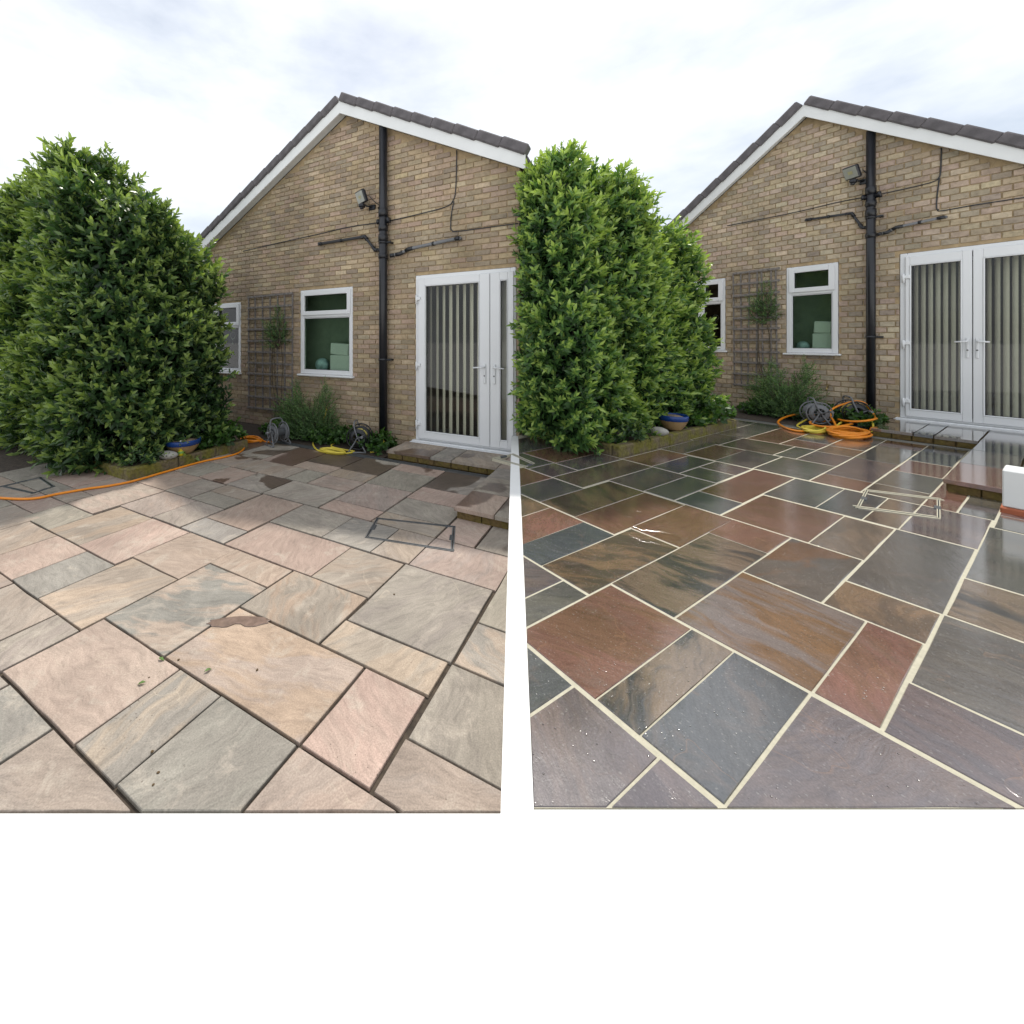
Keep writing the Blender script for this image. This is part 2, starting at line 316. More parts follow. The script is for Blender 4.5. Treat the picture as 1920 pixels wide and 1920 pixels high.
# ------------------------------------------------------------------ paving plan (u0, u1, a0, a1, stone) in eye heights of the wet terrace
PLAN = [
 (-2.01,-1.752,1.995,2.435,'G'),(-1.752,-1.50,1.995,2.722,'O'),(-1.50,-1.257,1.99,2.722,'P'),(-1.257,-1.01,2.135,2.727,'P'),
 (-1.43,-1.25,1.432,1.985,'B'),(-1.66,-1.43,1.432,1.99,'P'),(-1.92,-1.66,1.30,1.99,'O'),(-1.248,-1.01,1.432,2.132,'O'),(-1.008,-.764,1.573,2.429,'M'),
 (-1.005,-.703,1.024,1.569,'P'),(-.703,-.58,1.026,1.57,'M'),(-.58,-.398,1.028,1.57,'B'),(-.761,-.396,1.574,2.141,'W'),
 (-1.125,-1.009,1.02,1.428,'G'),(-1.40,-1.128,1.02,1.428,'V'),(-1.323,-1.08,2.735,3.047,'B'),(-.762,-.513,2.146,2.725,'D'),(-1.012,-.765,2.43,2.724,'P'),
 (-1.324,-1.083,3.052,3.937,'P'),(-1.074,-.70,2.732,3.332,'P'),(-.70,-.51,2.728,3.324,'T'),(-1.077,-.827,3.345,3.932,'G'),(-.827,-.633,3.345,3.935,'B'),(-.633,-.50,3.343,3.943,'T'),
 (-.50,-.25,3.337,3.95,'V'),(-.508,-.257,2.434,3.331,'G'),(-.511,-.262,2.146,2.43,'O'),(-.394,-.266,1.576,2.141,'P'),
 (-.258,.06,1.868,2.436,'G'),(-.262,.02,1.572,1.866,'V'),(-.396,.14,.95,1.566,'V'),(-.765,-.527,.60,1.018,'V'),(-.525,-.398,.60,1.02,'V'),(-.95,-.768,.60,1.018,'B'),
 (-.252,.05,2.892,3.80,'G'),(-.254,.10,2.44,2.888,'M'),(-.238,-.05,3.805,4.10,'G'),(-.05,.30,3.805,4.40,'P'),(-.238,-.05,4.105,4.50,'V'),(.05,.32,2.89,3.80,'T'),
 (-2.30,-2.012,2.10,2.432,'P'),(-2.25,-2.024,2.438,2.738,'V'),(-2.24,-2.026,2.742,3.325,'V'),(-1.768,-1.518,2.727,3.318,'V'),(-2.02,-1.772,2.44,3.322,'T'),(-1.516,-1.33,2.738,3.32,'G'),
 (-2.026,-1.784,3.33,3.937,'P'),(-1.78,-1.583,3.328,3.915,'G'),(-1.578,-1.336,3.33,3.634,'G'),(-1.578,-1.336,3.638,3.927,'V'),(-1.832,-1.596,3.95,4.55,'P'),(-1.595,-1.342,3.942,4.565,'G'),(-1.338,-1.012,3.956,4.578,'G'),
 (-1.006,-.756,3.958,4.27,'P'),(-1.006,-.757,4.274,5.062,'V'),(-1.010,-.756,5.066,5.872,'G'),(-1.014,-.752,5.876,6.27,'P'),
 (-1.252,-1.012,4.584,5.068,'V'),(-1.254,-1.013,5.072,5.448,'O'),(-1.256,-1.016,5.452,6.26,'G'),(-1.402,-1.256,4.584,5.116,'G'),(-1.81,-1.405,4.572,5.118,'T'),
 (-1.79,-1.527,5.124,6.20,'P'),(-1.524,-1.258,5.124,5.50,'P'),(-1.524,-1.26,5.504,6.22,'G'),(-.75,-.52,5.354,6.30,'B'),(-.752,-.516,4.84,5.35,'P'),(-.752,-.502,4.286,4.836,'G'),(-.752,-.502,3.948,4.282,'T'),
 (-.498,-.372,3.956,4.75,'P'),(-.368,-.242,3.956,4.75,'G'),(-2.03,-1.836,3.942,4.57,'G'),(-2.06,-1.815,4.575,5.12,'V'),(-2.06,-1.794,5.125,6.22,'G'),(-2.7,-2.064,5.125,6.22,'G'),(-2.4,-2.034,3.942,4.57,'V'),(-2.6,-2.064,4.575,5.12,'T'),
 # the edges of the terraces, beyond the neat view
 (-1.22,-.953,.55,1.016,'G'),(-1.75,-1.402,.80,1.296,'P'),(-1.66,-1.404,1.30,1.428,'T'),(-2.22,-1.922,1.50,2.096,'V'),(-2.60,-2.224,1.50,2.096,'G'),(-2.62,-2.304,2.10,2.434,'T'),(-2.60,-2.254,2.438,2.738,'G'),(-2.6,-2.244,2.742,3.325,'P'),
 (-2.4,-2.03,3.33,3.937,'T'),(-2.05,-1.754,.85,1.296,'V'),(-2.4,-1.924,.95,1.496,'P'),(-3.0,-2.626,1.6,2.434,'O'),(-3.0,-2.606,2.438,3.33,'G'),(-2.9,-2.404,1.0,1.496,'G'),(-.95,-.4,.2,.596,'V'),(-1.4,-.954,.15,.546,'P'),(-1.9,-1.41,.2,.796,'G'),
 (-.39,.12,.40,.946,'P'),(.145,.5,.9,1.566,'G'),(.03,.4,1.57,2.0,'O'),(.065,.4,2.004,2.436,'V'),(.105,.4,2.44,2.888,'G'),(-2.4,-1.904,.3,.846,'B'),
]
WETC = dict(G=(.097,.089,.079,.35), O=(.142,.094,.060,.6), P=(.150,.079,.060,.35), B=(.064,.068,.073,.35), M=(.138,.10,.072,1.0), D=(.084,.069,.063,1.0), V=(.116,.088,.084,.5), W=(.134,.105,.097,.9), T=(.128,.095,.071,.5))
DRYC = dict(G=(.305,.267,.225,.32), O=(.375,.295,.225,.5), P=(.395,.298,.243,.28), B=(.275,.248,.215,.35), M=(.36,.292,.232,.75), D=(.315,.265,.22,.75), V=(.355,.285,.235,.35), W=(.375,.302,.248,.55), T=(.355,.285,.228,.45))
WETT = dict(M=(.046,.045,.046), W=(.15,.082,.042), O=(.056,.048,.044), P=(.125,.078,.04), D=(.14,.074,.042), V=(.082,.076,.088), G=(.072,.073,.08), B=(.092,.09,.088), T=(.07,.064,.06))
DRYT = dict(M=(.245,.235,.21), W=(.43,.31,.22), O=(.29,.255,.22), P=(.37,.305,.25), D=(.40,.285,.205), V=(.295,.265,.235), G=(.37,.335,.275), B=(.33,.31,.27), T=(.31,.275,.235))
def stone(o, cols, st):
    c = cols[st]; k = 1.14 if cols is WETC else 1.0; o.color = (*vary([x*k for x in c[:3]], .09), min(1, c[3]*rnd.uniform(.8, 1.3))); o['tone'] = vary((WETT if cols is WETC else DRYT)[st], .08)
def to_dry(u, a):   # the same stones on the dry terrace
    return (.1046*u*u+1.7057*u-.0769)*1.35, (-.00845*a*a+.5181*a-.0475)*1.35
def to_wet(u, a): return u*1.05, a*1.05
def clip(poly, f):
    out = []
    for i in range(len(poly)):
        p, q = poly[i], poly[(i+1) % len(poly)]; fp, fq = f(p), f(q)
        if fp >= 0: out.append(p)
        if (fp >= 0) != (fq >= 0): t = fp/(fp-fq); out.append((p[0]+(q[0]-p[0])*t, p[1]+(q[1]-p[1])*t))
    return out
def area(p): return .5*sum(p[i][0]*p[(i+1) % len(p)][1]-p[(i+1) % len(p)][0]*p[i][1] for i in range(len(p)))
EDGE = .2477                                      # the two terraces meet along X = EDGE*Y
def limits(P, front, left, right):
    fs = [lambda p: P.w(*p).y-front]
    if right is not None: fs.append(lambda p: EDGE*P.w(*p).y+right-P.w(*p).x)
    if left is not None: fs.append(lambda p: P.w(*p).x-EDGE*P.w(*p).y-left)
    return fs
LIM = {'dry': limits(PL, 1.17, None, -.035), 'wet': limits(PR, .918, .045, None)}
def slab_mesh(poly, z0, thick, jit, inset=.0022):
    """a riven slab: wavy sawn-and-dressed outline, rounded arris"""
    pts = []; n = len(poly)
    for i in range(n):
        p, q = poly[i], poly[(i+1) % n]; l = math.hypot(q[0]-p[0], q[1]-p[1]); k = max(1, min(4, int(l/.14)))
        nx, ny = (q[1]-p[1])/max(l, 1e-6), -(q[0]-p[0])/max(l, 1e-6)
        for j in range(k):
            t = j/k; d = rnd.uniform(-jit, jit*.4) if j else -abs(rnd.gauss(0, jit*.4)); pts.append((p[0]+(q[0]-p[0])*t+nx*d, p[1]+(q[1]-p[1])*t+ny*d))
    m = len(pts); cx = sum(p[0] for p in pts)/m; cy = sum(p[1] for p in pts)/m
    def ins(d): return [(x+(cx-x)*min(.3, d/max(.02, math.hypot(cx-x, cy-y))), y+(cy-y)*min(.3, d/max(.02, math.hypot(cx-x, cy-y)))) for x, y in pts]
    ring = [[(x, y, z0-thick) for x, y in pts], [(x, y, z0-.0022) for x, y in pts], [(x, y, z0) for x, y in ins(inset)]]
    tx, ty = rnd.uniform(-.0025, .0025), rnd.uniform(-.0025, .0025)
    vs = [(x-cx, y-cy, z+(x-cx)*tx+(y-cy)*ty) for r in ring for x, y, z in r]
    fs = [tuple(range(2*m, 3*m))]+[(r*m+i, r*m+(i+1) % m, (r+1)*m+(i+1) % m, (r+1)*m+i) for r in (0, 1) for i in range(m)]
    mb = MB(); mb.add(vs, fs); return mb, cx, cy
def vary(c, k=.1):
    g = 1+rnd.uniform(-k, k); return tuple(max(0, x*g*(1+rnd.uniform(-k*.25, k*.25))) for x in c)
def paving(P, mapf, joint, cols, mat_of):
    base = MB()
    if P is PL: corners = [P.inv(-6.5, 1.17), P.inv(EDGE*1.17-.035, 1.17), P.inv(EDGE*4.6-.035, 4.6), P.inv(-6.5, 9.0)]
    else: corners = [P.inv(EDGE*.918+.045, .918), P.inv(5.0, .918), P.inv(9.0, 4.6), P.inv(7.2, 11.5), P.inv(EDGE*4.9+.045, 4.9)]
    base.prism(corners, -.3 if P is PR else -.034, -.013 if P is PL else -.003)
    root = obj('patio', base, M['bed'] if P is PL else M['grout']); structure(root); root.location = (0, 0, P.zg); root.rotation_euler = (0, 0, P.rz)
    for (u0, u1, a0, a1, st) in PLAN:
        if P is PR and (u1 > -.50 and a0 > 4.72): continue
        p0 = mapf(u0, a0); p1 = mapf(u1, a1); j, ja = joint
        poly = [(p0[0]+j, p0[1]+ja), (p1[0]-j, p0[1]+ja), (p1[0]-j, p1[1]-ja), (p0[0]+j, p1[1]-ja)]
        for f in LIM[P.key]:
            poly = clip(poly, f)
            if len(poly) < 3: break
        if len(poly) < 3 or area(poly) < .004: continue
        mb, cx, cy = slab_mesh(poly, 0, .034, .0035 if P is PL else .0014)
        o = obj('paving_slab', mb, mat_of(cx, cy), root); o.location = (cx, cy, rnd.uniform(-.0015, .001))
        stone(o, cols, st)
    return root
def dry_mat(u, a):
    if a > 3.45: return M['soaked']
    if a > 2.7 and rnd.random() < .5: return M['damp']
    if u < -3.6 and a > 2.2: return M['damp']
    return M['dry']
patioL = paving(PL, to_dry, (.0035, .0032), DRYC, dry_mat)
patioR = paving(PR, to_wet, (.0024, .0058), WETC, lambda u, a: M['pool'] if (a > 3.5 and u > -.62) or (a > 5.0 and u > -1.12) else M['wet'])

# white kerb that carries the raised wet terrace, and the white paths in front
def kerb_piece(p, q, w_, z0, z1):
    p, q = Vector(p), Vector(q); d = (q-p).normalized(); n = Vector((d.y, -d.x)); mb = MB()
    poly = [p, q, q+n*w_, p+n*w_]; poly = poly if area(poly) > 0 else poly[::-1]; mb.prism([(v.x-p.x, v.y-p.y) for v in poly], z0, z1)
    o = obj('kerb', mb, M['kerb']); o.location = (p.x, p.y, 0); structure(o); return o
kerb_piece((EDGE*-4-.03, -4), (EDGE*4.52-.03, 4.52), .072, -.034, PR.zg+.002)
def path(poly, z0, z1):
    mb = MB(); mb.prism(poly, z0, z1); structure(obj('path', mb, M['ground']))
path([(-9, -4), (EDGE*-4-.032, -4), (EDGE*1.166-.032, 1.166), (-9, 1.166)], -.033, -.003)
path([(EDGE*-4+.02, -4), (9, -4), (9, .915), (EDGE*.915+.02, .915)], -.033, PR.zg-.003)

# ------------------------------------------------------------------ houses
FE = {
 'dry': dict(door=(-2.49, -1.20, .075, 2.19), split=-1.50, g1=(-2.345, -1.625, .215, 2.05), g2=(-1.385, -1.29, .215, 2.05),
   win=(-4.477, -3.488, .865, 2.12), tr=1.73, lwin=(-7.25, -5.82, .83, 2.01), lmul=-6.47, ltr=1.61, trel=(-5.60, -4.62, .25, 2.075), pipe=-2.925, pr=.055,
   gab=(-3.60, 4.53, .51), ends=(-7.9, -1.165), brick=(.20, .0655), depth=3.6),
 'wet': dict(door=(-1.165, -.085, .075, 2.14), split=-.625, g1=(-1.08, -.695, .215, 1.985), g2=(-.555, -.17, .215, 1.985),
   win=(-2.25, -1.702, .883, 2.133), tr=1.75, lwin=(-3.95, -3.01, .90, 2.09), lmul=-3.365, ltr=1.71, trel=(-2.877, -2.331, .33, 2.13), pipe=-1.392, pr=.043,
   gab=(-2.014, 4.25, .763), ends=(-4.3, .20), brick=(.138, .0725), depth=3.0)}
BC = [(.42,.325,.215),(.38,.30,.205),(.44,.345,.22),(.34,.27,.19),(.43,.325,.245),(.48,.385,.265),(.32,.255,.19),(.40,.30,.22),(.37,.30,.215)]
BCW = [tuple(x*f for x, f in zip(c, (1.12, 1.16, 1.22))) for c in BC]
def bar(mb, x0, x1, z0, z1, y0, y1, bev=.006): mb.box(x0, x1, y0, y1, z0, z1, bev=bev)
def frame_mb(x0, x1, z0, z1, t, y0, y1):
    mb = MB(); bar(mb, x0, x0+t, z0, z1, y0, y1); bar(mb, x1-t, x1, z0, z1, y0, y1)
    bar(mb, x0+t-.002, x1-t+.002, z1-t, z1-.0005, y0+.001, y1-.001); bar(mb, x0+t-.002, x1-t+.002, z0+.0005, z0+t, y0+.001, y1-.001); return mb
def slotted(iv, cuts):
    out = [iv]
    for c0, c1 in cuts:
        nx = []
        for a, b in out:
            if c1 <= a or c0 >= b: nx.append((a, b))
            else:
                if c0-a > .02: nx.append((a, c0))
                if b-c1 > .02: nx.append((c1, b))
        out = nx
    return out
cd_f, cd_px, cd_hy = 763., 775., 640.
def inview(p):
    if p.y < .3: return False
    x = cd_px+cd_f*p.x/p.y; y = cd_hy-cd_f*(p.z-CAM_H)/p.y
    return -20 < x < 1940 and 0 < y < 1920
def house(P, label):
    F = FE[P.key]; e0, e1 = F['ends']; uc = (e0+e1)/2; gu, gz, gs = F['gab']
    top = lambda u: gz-gs*abs(u-gu)
    root = P.thing('house', label, 'house', uc, P.af, 0)
    X = lambda u: u-uc
    op = [(F['door'][0], F['door'][1], 0.0, F['door'][3]), F['win'], F['lwin']]
    # wall core, with real openings: vertical strips of mortar-coloured masonry
    wall = MB(); D = .10; Y0 = .006
    us = sorted({e0, e1, gu, *[o[0] for o in op], *[o[1] for o in op]})
    for a, b in zip(us[:-1], us[1:]):
        holes = sorted([(o[2], o[3]) for o in op if o[0] < (a+b)/2 < o[1]]); z = -.05; segs = []
        for h0, h1 in holes:
            if h0 > z: segs.append((z, h0))
            z = h1
        segs.append((z, None))
        for z0, z1 in segs:
            za, zb = (z1, z1) if z1 is not None else (top(a), top(b))
            vs = [(X(a), Y0, z0), (X(b), Y0, z0), (X(b), Y0, zb), (X(a), Y0, za), (X(a), D, z0), (X(b), D, z0), (X(b), D, zb), (X(a), D, za)]
            wall.add(vs, [(0, 1, 2, 3), (5, 4, 7, 6), (1, 5, 6, 2), (4, 0, 3, 7), (3, 2, 6, 7), (0, 4, 5, 1)])
    dp = F['depth']
    for u, s in ((e0, 1), (e1, -1)):           # side walls and back
        x0, x1 = (X(u), X(u)+.1) if s > 0 else (X(u)-.1, X(u)); wall.box(x0, x1, D+.001, dp, -.05, top(u)-.02)
    wall.add([(X(e0), dp, -.05), (X(e1), dp, -.05), (X(e1), dp, top(e1)), (X(gu), dp, gz), (X(e0), dp, top(e0))], [(0, 1, 2, 3, 4)])
    wo_ = obj('wall', wall, M['mortar'], root)
    # bricks
    bl, bh = F['brick']; j = .0055; allb = []; nrow = int(gz/bh)+1; pal = BC if P is PL else BCW
    for r in range(nrow):
        z0 = r*bh; zc = z0+bh/2
        cuts = [(o[0]-.002, o[1]+.002) for o in op if o[2]-bh*.45 < zc < o[3]+bh*.30]
        x = e0-(bl/2 if r % 2 else 0)-rnd.uniform(0, .004)
        while x < e1:
            for a, b in slotted((max(e0, x+j), min(e1, x+bl-j)), cuts):
                if b-a > .025 and zc < min(top(a), top(b))-.01: allb.append((a, b, z0+j, z0+bh-j))
            x += bl
    scored = []
    for i, (a, b, z0, z1) in enumerate(allb):
        p = P.w((a+b)/2, P.af, (z0+z1)/2); full = abs((b-a)-(bl-2*j)) < 1e-6
        hid = (P is PL and (a+b)/2 < -5.75) or (P is PR and (a+b)/2 < -2.95)
        scored.append((p.length if (full and inview(p) and not hid and z0 > .3) else 99, i))
    pick = {i for d, i in sorted(scored)[:300] if d < 90}
    ub = MB(); L2, H2 = (bl-2*j)/2, (bh-2*j)/2
    ub.box(-L2, L2, -.007, .03, -H2, H2, bev=.0035); unit = ub.mesh('brick'); unit.materials.append(M['brick'])
    rest = MB(); rc = []
    for i, (a, b, z0, z1) in enumerate(allb):
        c = vary(rnd.choice(pal), .09); pr = rnd.gauss(0, .0016)
        if i in pick:
            o = bpy.data.objects.new('brick', unit); COL.objects.link(o); o.parent = wo_; o.location = (X((a+b)/2), pr, (z0+z1)/2); o.rotation_euler = (rnd.gauss(0, .006), rnd.gauss(0, .006), rnd.gauss(0, .008)); o.color = (*c, 1)
        else:
            n0 = len(rest.f); rest.box(X(a), X(b), -.007+pr, .03, z0, z1, bev=.0035); rc += [c]*(len(rest.f)-n0)
    me = rest.mesh('brickwork'); at = me.color_attributes.new('Col', 'FLOAT_COLOR', 'CORNER')
    lt = np.empty(len(me.polygons), np.int32); me.polygons.foreach_get('loop_total', lt)
    arr = np.repeat(np.array([(*c, 1) for c in rc], np.float32), lt, axis=0); at.data.foreach_set('color', arr.ravel())
    bo = obj('brickwork', me, M['bricks'], wo_); bo['kind'] = 'stuff'
    # roof
    ov = .13; th = .05
    roof = MB()
    for s in (-1, 1):
        ue = (e0-.15) if s < 0 else (e1+.10); zt = lambda u: top(u)+.10
        vs = [(X(gu), -ov+.05, zt(gu)), (X(ue), -ov+.05, zt(ue)), (X(ue), dp+.1, zt(ue)), (X(gu), dp+.1, zt(gu))]
        vs += [(x, y, z+th) for x, y, z in vs]; roof.add(vs, [(3, 2, 1, 0) if s > 0 else (0, 1, 2, 3), (4, 5, 6, 7) if s > 0 else (7, 6, 5, 4), (0, 1, 5, 4), (1, 2, 6, 5), (2, 3, 7, 6), (3, 0, 4, 7)])
    ro = obj('roof', roof, M['tile'], root)
    for s in (-1, 1):
        ue = (e0-.15) if s < 0 else (e1+.10); n = 13; bd = MB(); sf = MB()
        for mb, (zl, zh, ya, yb) in ((bd, (-.035, .135, -ov-.022, -ov)), (sf, (.012, .03, -ov+.001, .004))):
            q = [(X(gu), top(gu)), (X(ue), top(ue))]
            vs = [(x, y, z+d) for y in (ya, yb) for x, z in q for d in (zl, zh)]
            mb.add(vs, [(0, 2, 3, 1), (4, 5, 7, 6), (0, 1, 5, 4), (2, 6, 7, 3), (1, 3, 7, 5), (0, 4, 6, 2)])
        obj('bargeboard', bd, M['paint'], root); obj('soffit', sf, M['paint'], root)
        L_ = math.hypot(ue-gu, gs*(ue-gu)); n = int(L_/.30); ang = math.atan2(gs, 1)
        for k in range(n):
            t0 = (k+.5)/n; u = gu+(ue-gu)*t0; mb = MB()
            mb.box(-L_/n/2-.012, L_/n/2-.004, -ov-.055, -ov+.07, .0, .115, bev=.014)
            o = obj('verge_tile', mb, M['tile'], ro); o.location = (X(u), rnd.gauss(0, .004), top(u)+.118); o.rotation_euler = (0, ang*(1 if s > 0 else -1)+(.045 if s > 0 else -.045), 0)
    # windows
    def window(u0, u1, z0, z1, tr, mul, room, opener):
        fw = .055; x0, x1 = X(u0)+.004, X(u1)-.004
        fr = frame_mb(x0, x1, z0, z1-.004, fw, -.004, .06); bar(fr, x0+fw-.001, x1-fw+.001, tr-.03, tr+.03, -.003, .058)
        if mul is not None: bar(fr, X(mul)-.035, X(mul)+.035, z0+fw-.001, tr-.029, -.0025, .057); bar(fr, X(mul)-.035, X(mul)+.035, tr+.029, z1-fw, -.0025, .057)
        wob = obj('window', fr, M['upvc'], root)
        sl = MB(); bar(sl, x0-.03, x1+.035, z0-.03, z0-.002, -.055, .03, .008); obj('sill', sl, M['upvc'], wob)
        cells = []
        vs = [x0+fw, x1-fw] if mul is None else [x0+fw, X(mul)-.035, X(mul)+.035, x1-fw]
        for i in range(0, len(vs), 2):
            cells += [(vs[i], vs[i+1], z0+fw, tr-.03, False), (vs[i], vs[i+1], tr+.03, z1-fw, opener)]
        for a, b, c, d, opn in cells:
            t = .038 if opn else .012
            if opn: obj('sash', frame_mb(a-.025, b+.025, c-.025, d+.025, t+.025, -.022, -.0045), M['upvc'], wob)
            else: obj('bead', frame_mb(a, b, c, d, t, .004, .02), M['upvc'], wob)
            pn = MB(); pn.box(a+t*.7, b-t*.7, .021, .026, c+t*.7, d-t*.7); obj('pane', pn, M['glass'], wob)
            gk = frame_mb(a+t-.001, b-t+.001, c+t-.001, d-t+.001, .006, .014, .0205); obj('gasket', gk, M['gasket'], wob)
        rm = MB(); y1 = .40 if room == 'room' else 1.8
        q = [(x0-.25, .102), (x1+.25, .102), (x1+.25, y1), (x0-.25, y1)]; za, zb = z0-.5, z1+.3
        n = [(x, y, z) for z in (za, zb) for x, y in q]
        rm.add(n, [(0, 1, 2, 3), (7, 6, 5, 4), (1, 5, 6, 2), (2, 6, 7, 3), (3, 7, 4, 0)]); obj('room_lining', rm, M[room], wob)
        return wob
    window(*F['win'], F['tr'], None, 'room', True); window(*F['lwin'], F['ltr'], F['lmul'], 'roomd', True)
    # french door
    u0, u1, z0, z1 = F['door']; x0, x1 = X(u0)+.004, X(u1)-.004
    dr = frame_mb(x0, x1, z0+.03, z1-.004, .06, -.006, .06); do = obj('french_door', dr, M['upvc'], root)
    sl = MB(); bar(sl, x0-.05, x1+.02, z0-.02, z0+.012, -.10, .05, .006); bar(sl, x0-.03, x1+.01, z0+.0125, z0+.029, -.06, .05, .004); obj('sill', sl, M['upvc'], do)
    xs = X(F['split']); leaves = [(x0+.045, xs-.003, F['g1'], 1), (xs+.003, x1-.02, F['g2'], -1)]
    for a, b, g, s in leaves:
        lf = MB(); ga, gb = X(g[0]), X(g[1]); za, zb = z0+.055, z1-.05
        bar(lf, a, ga, za, zb, -.03, .03); bar(lf, gb, b, za, zb, -.03, .03); bar(lf, ga-.001, gb+.001, za+.001, g[2], -.029, .029); bar(lf, ga-.001, gb+.001, g[3], zb-.001, -.029, .029)
        obj('door_leaf', lf, M['upvc'], do); obj('glazing_bead', frame_mb(ga-.002, gb+.002, g[2]-.002, g[3]+.002, .014, -.036, -.004), M['upvc'], do)
        pn = MB(); pn.box(ga+.01, gb-.01, -.003, .003, g[2]+.01, g[3]-.01); obj('pane', pn, M['glassd'], do)
        obj('gasket', frame_mb(ga+.011, gb-.011, g[2]+.011, g[3]-.011, .005, -.008, -.0035), M['gasket'], do)
        hx = (gb+b)/2+.004 if s > 0 else (a+ga)/2-.004; hz = 1.03; k = .55 if P is PR else .8
        hp = MB(); bar(hp, hx-.014*k*1.5, hx+.014*k*1.5, hz-.17, hz+.06, -.044, -.0301, .01); obj('handle_plate', hp, M['upvc'], do)
        hd = MB(); hd.tube([(hx, -.044, hz+.02), (hx, -.075, hz+.02), (hx-s*.03*k, -.083, hz+.018), (hx-s*.13*k*1.2, -.083, hz+.012)], .0095, 8); obj('handle', hd, M['upvc'], do)
        lk_ = MB(); lk_.lathe([(0, 0), (.008, 0), (.008, .006), (0, .006)], 12, Matrix.Translation((hx, -.0445, hz-.08)) @ Matrix.Rotation(R_(90), 4, 'X')); obj('lock', lk_, M['dgrey'], do)
    for hz in (z0+.22, (z0+z1)/2-.1, z1-.32):
        hg = MB(); bar(hg, x0+.02, x0+.085, hz, hz+.045, -.052, -.006, .006); hg.tube([(x0+.034, -.05, hz-.05), (x0+.034, -.05, hz+.06)], .012, 8); obj('hinge', hg, M['upvc'], do)
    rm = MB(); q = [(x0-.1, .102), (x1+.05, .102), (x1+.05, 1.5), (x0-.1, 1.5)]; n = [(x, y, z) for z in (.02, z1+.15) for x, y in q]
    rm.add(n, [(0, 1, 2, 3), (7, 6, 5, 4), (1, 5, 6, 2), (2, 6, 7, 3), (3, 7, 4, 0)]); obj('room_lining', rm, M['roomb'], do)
    return root
houseL = house(PL, 'buff brick gabled house beside the dry patio')
houseR = house(PR, 'buff brick gabled house beside the wet patio')

# blinds behind the door glass
def blind(P, g, label):
    u0, u1, z0, z1 = g; t = P.thing('vertical_blind', label, 'blind', (u0+u1)/2, P.af+.17, 0, group='vertical blinds behind the french doors')
    w_ = u1-u0+.12; hr = MB(); hr.box(-w_/2, w_/2, -.02, .02, z1+.01, z1+.05); obj('head_rail', hr, M['upvc'], t)
    n = max(2, round((u1-u0)/(.078 if P is PL else .042))); sw = w_/n
    for i in range(n):
        mb = MB(); k = sw*1.0; z = z0-.05; pts = []
        for q in range(5):
            f = q/4-.5; pts.append((f*k, -.006*math.cos(f*math.pi)))
        vs = [(x, y, zz) for zz in (z, z1+.008) for x, y in pts]; mb.add(vs, [(q, q+1, q+6, q+5) for q in range(4)], True)
        o = obj('slat', mb, M['slat'], t); o.location = (-w_/2+sw*(i+.5), 0, 0); o.rotation_euler = (0, 0, R_(-43+rnd.gauss(0, 2.5)))
    return t
blind(PL, FE['dry']['g1'], 'cream vertical blind behind the wide glass door of the dry patio'); blind(PL, FE['dry']['g2'], 'cream vertical blind behind the narrow glass door of the dry patio')
blind(PR, FE['wet']['g1'], 'cream vertical blind behind the left glass door of the wet patio'); blind(PR, FE['wet']['g2'], 'cream vertical blind behind the right glass door of the wet patio')

# things on the inside sill
for P in PLOTS:
    u0, u1, z0, z1 = FE[P.key]['win']; W_ = u1-u0; s = 'dry' if P is PL else 'wet'
    t = P.thing('storage_box', f'white box standing inside the window of the {s} patio house', 'box', u0+W_*.63, P.af+.24, z0+.02)
    b = MB(); b.box(-W_*.19, W_*.19, -.08, .08, 0, .26, bev=.01); obj('body', b, M['white'], t); b = MB(); b.box(-W_*.20, W_*.14, -.085, .075, .262, .43, Matrix.Rotation(R_(4), 4, 'Y'), bev=.01); obj('lid_panel', b, M['white'], t)
    r = .105 if P is PL else .075
    m = MB(); m.lathe([(.001, -r)]+[(r*math.sin(R_(a)), -r*math.cos(R_(a))) for a in range(15, 180, 15)]+[(.001, r)], 20); o = obj('ball', m, M['ballm']); P.place(o, u0+W_*.22, P.af+.24, z0+.02+r); tag(o, f'pale patterned ball inside the window of the {s} patio house', 'ball')
    sh = MB(); sh.box(u0-.1-(u0+u1)/2, u1+.1-(u0+u1)/2, -.16, .17, -.02, .0); o = obj('window_shelf', sh, M['upvc']); P.place(o, (u0+u1)/2, P.af+.265, z0+.018); tag(o, f'inside window shelf in the house of the {s} patio', 'shelf')
    # ring ornament hanging in the left window
    lu = (FE[P.key]['lmul']+FE[P.key]['lwin'][1])/2; t = P.thing('ring_ornament', f'thin ring ornament hanging in the dark window of the {s} patio house', 'ornament', lu, P.af+.09, 1.45)
    m = MB(); m.torus(Matrix.Rotation(R_(90), 4, 'X'), .06 if P is PL else .045, .003, 24, 5); obj('ring', m, M['steel'], t); m = MB(); m.tube([(0, 0, -.06), (0, 0, -.12)], .002, 5); obj('string', m, M['steel'], t); m = MB(); m.lathe([(.001, -.16), (.014, -.14), (.001, -.11)], 8); obj('pendant', m, M['steel'], t)

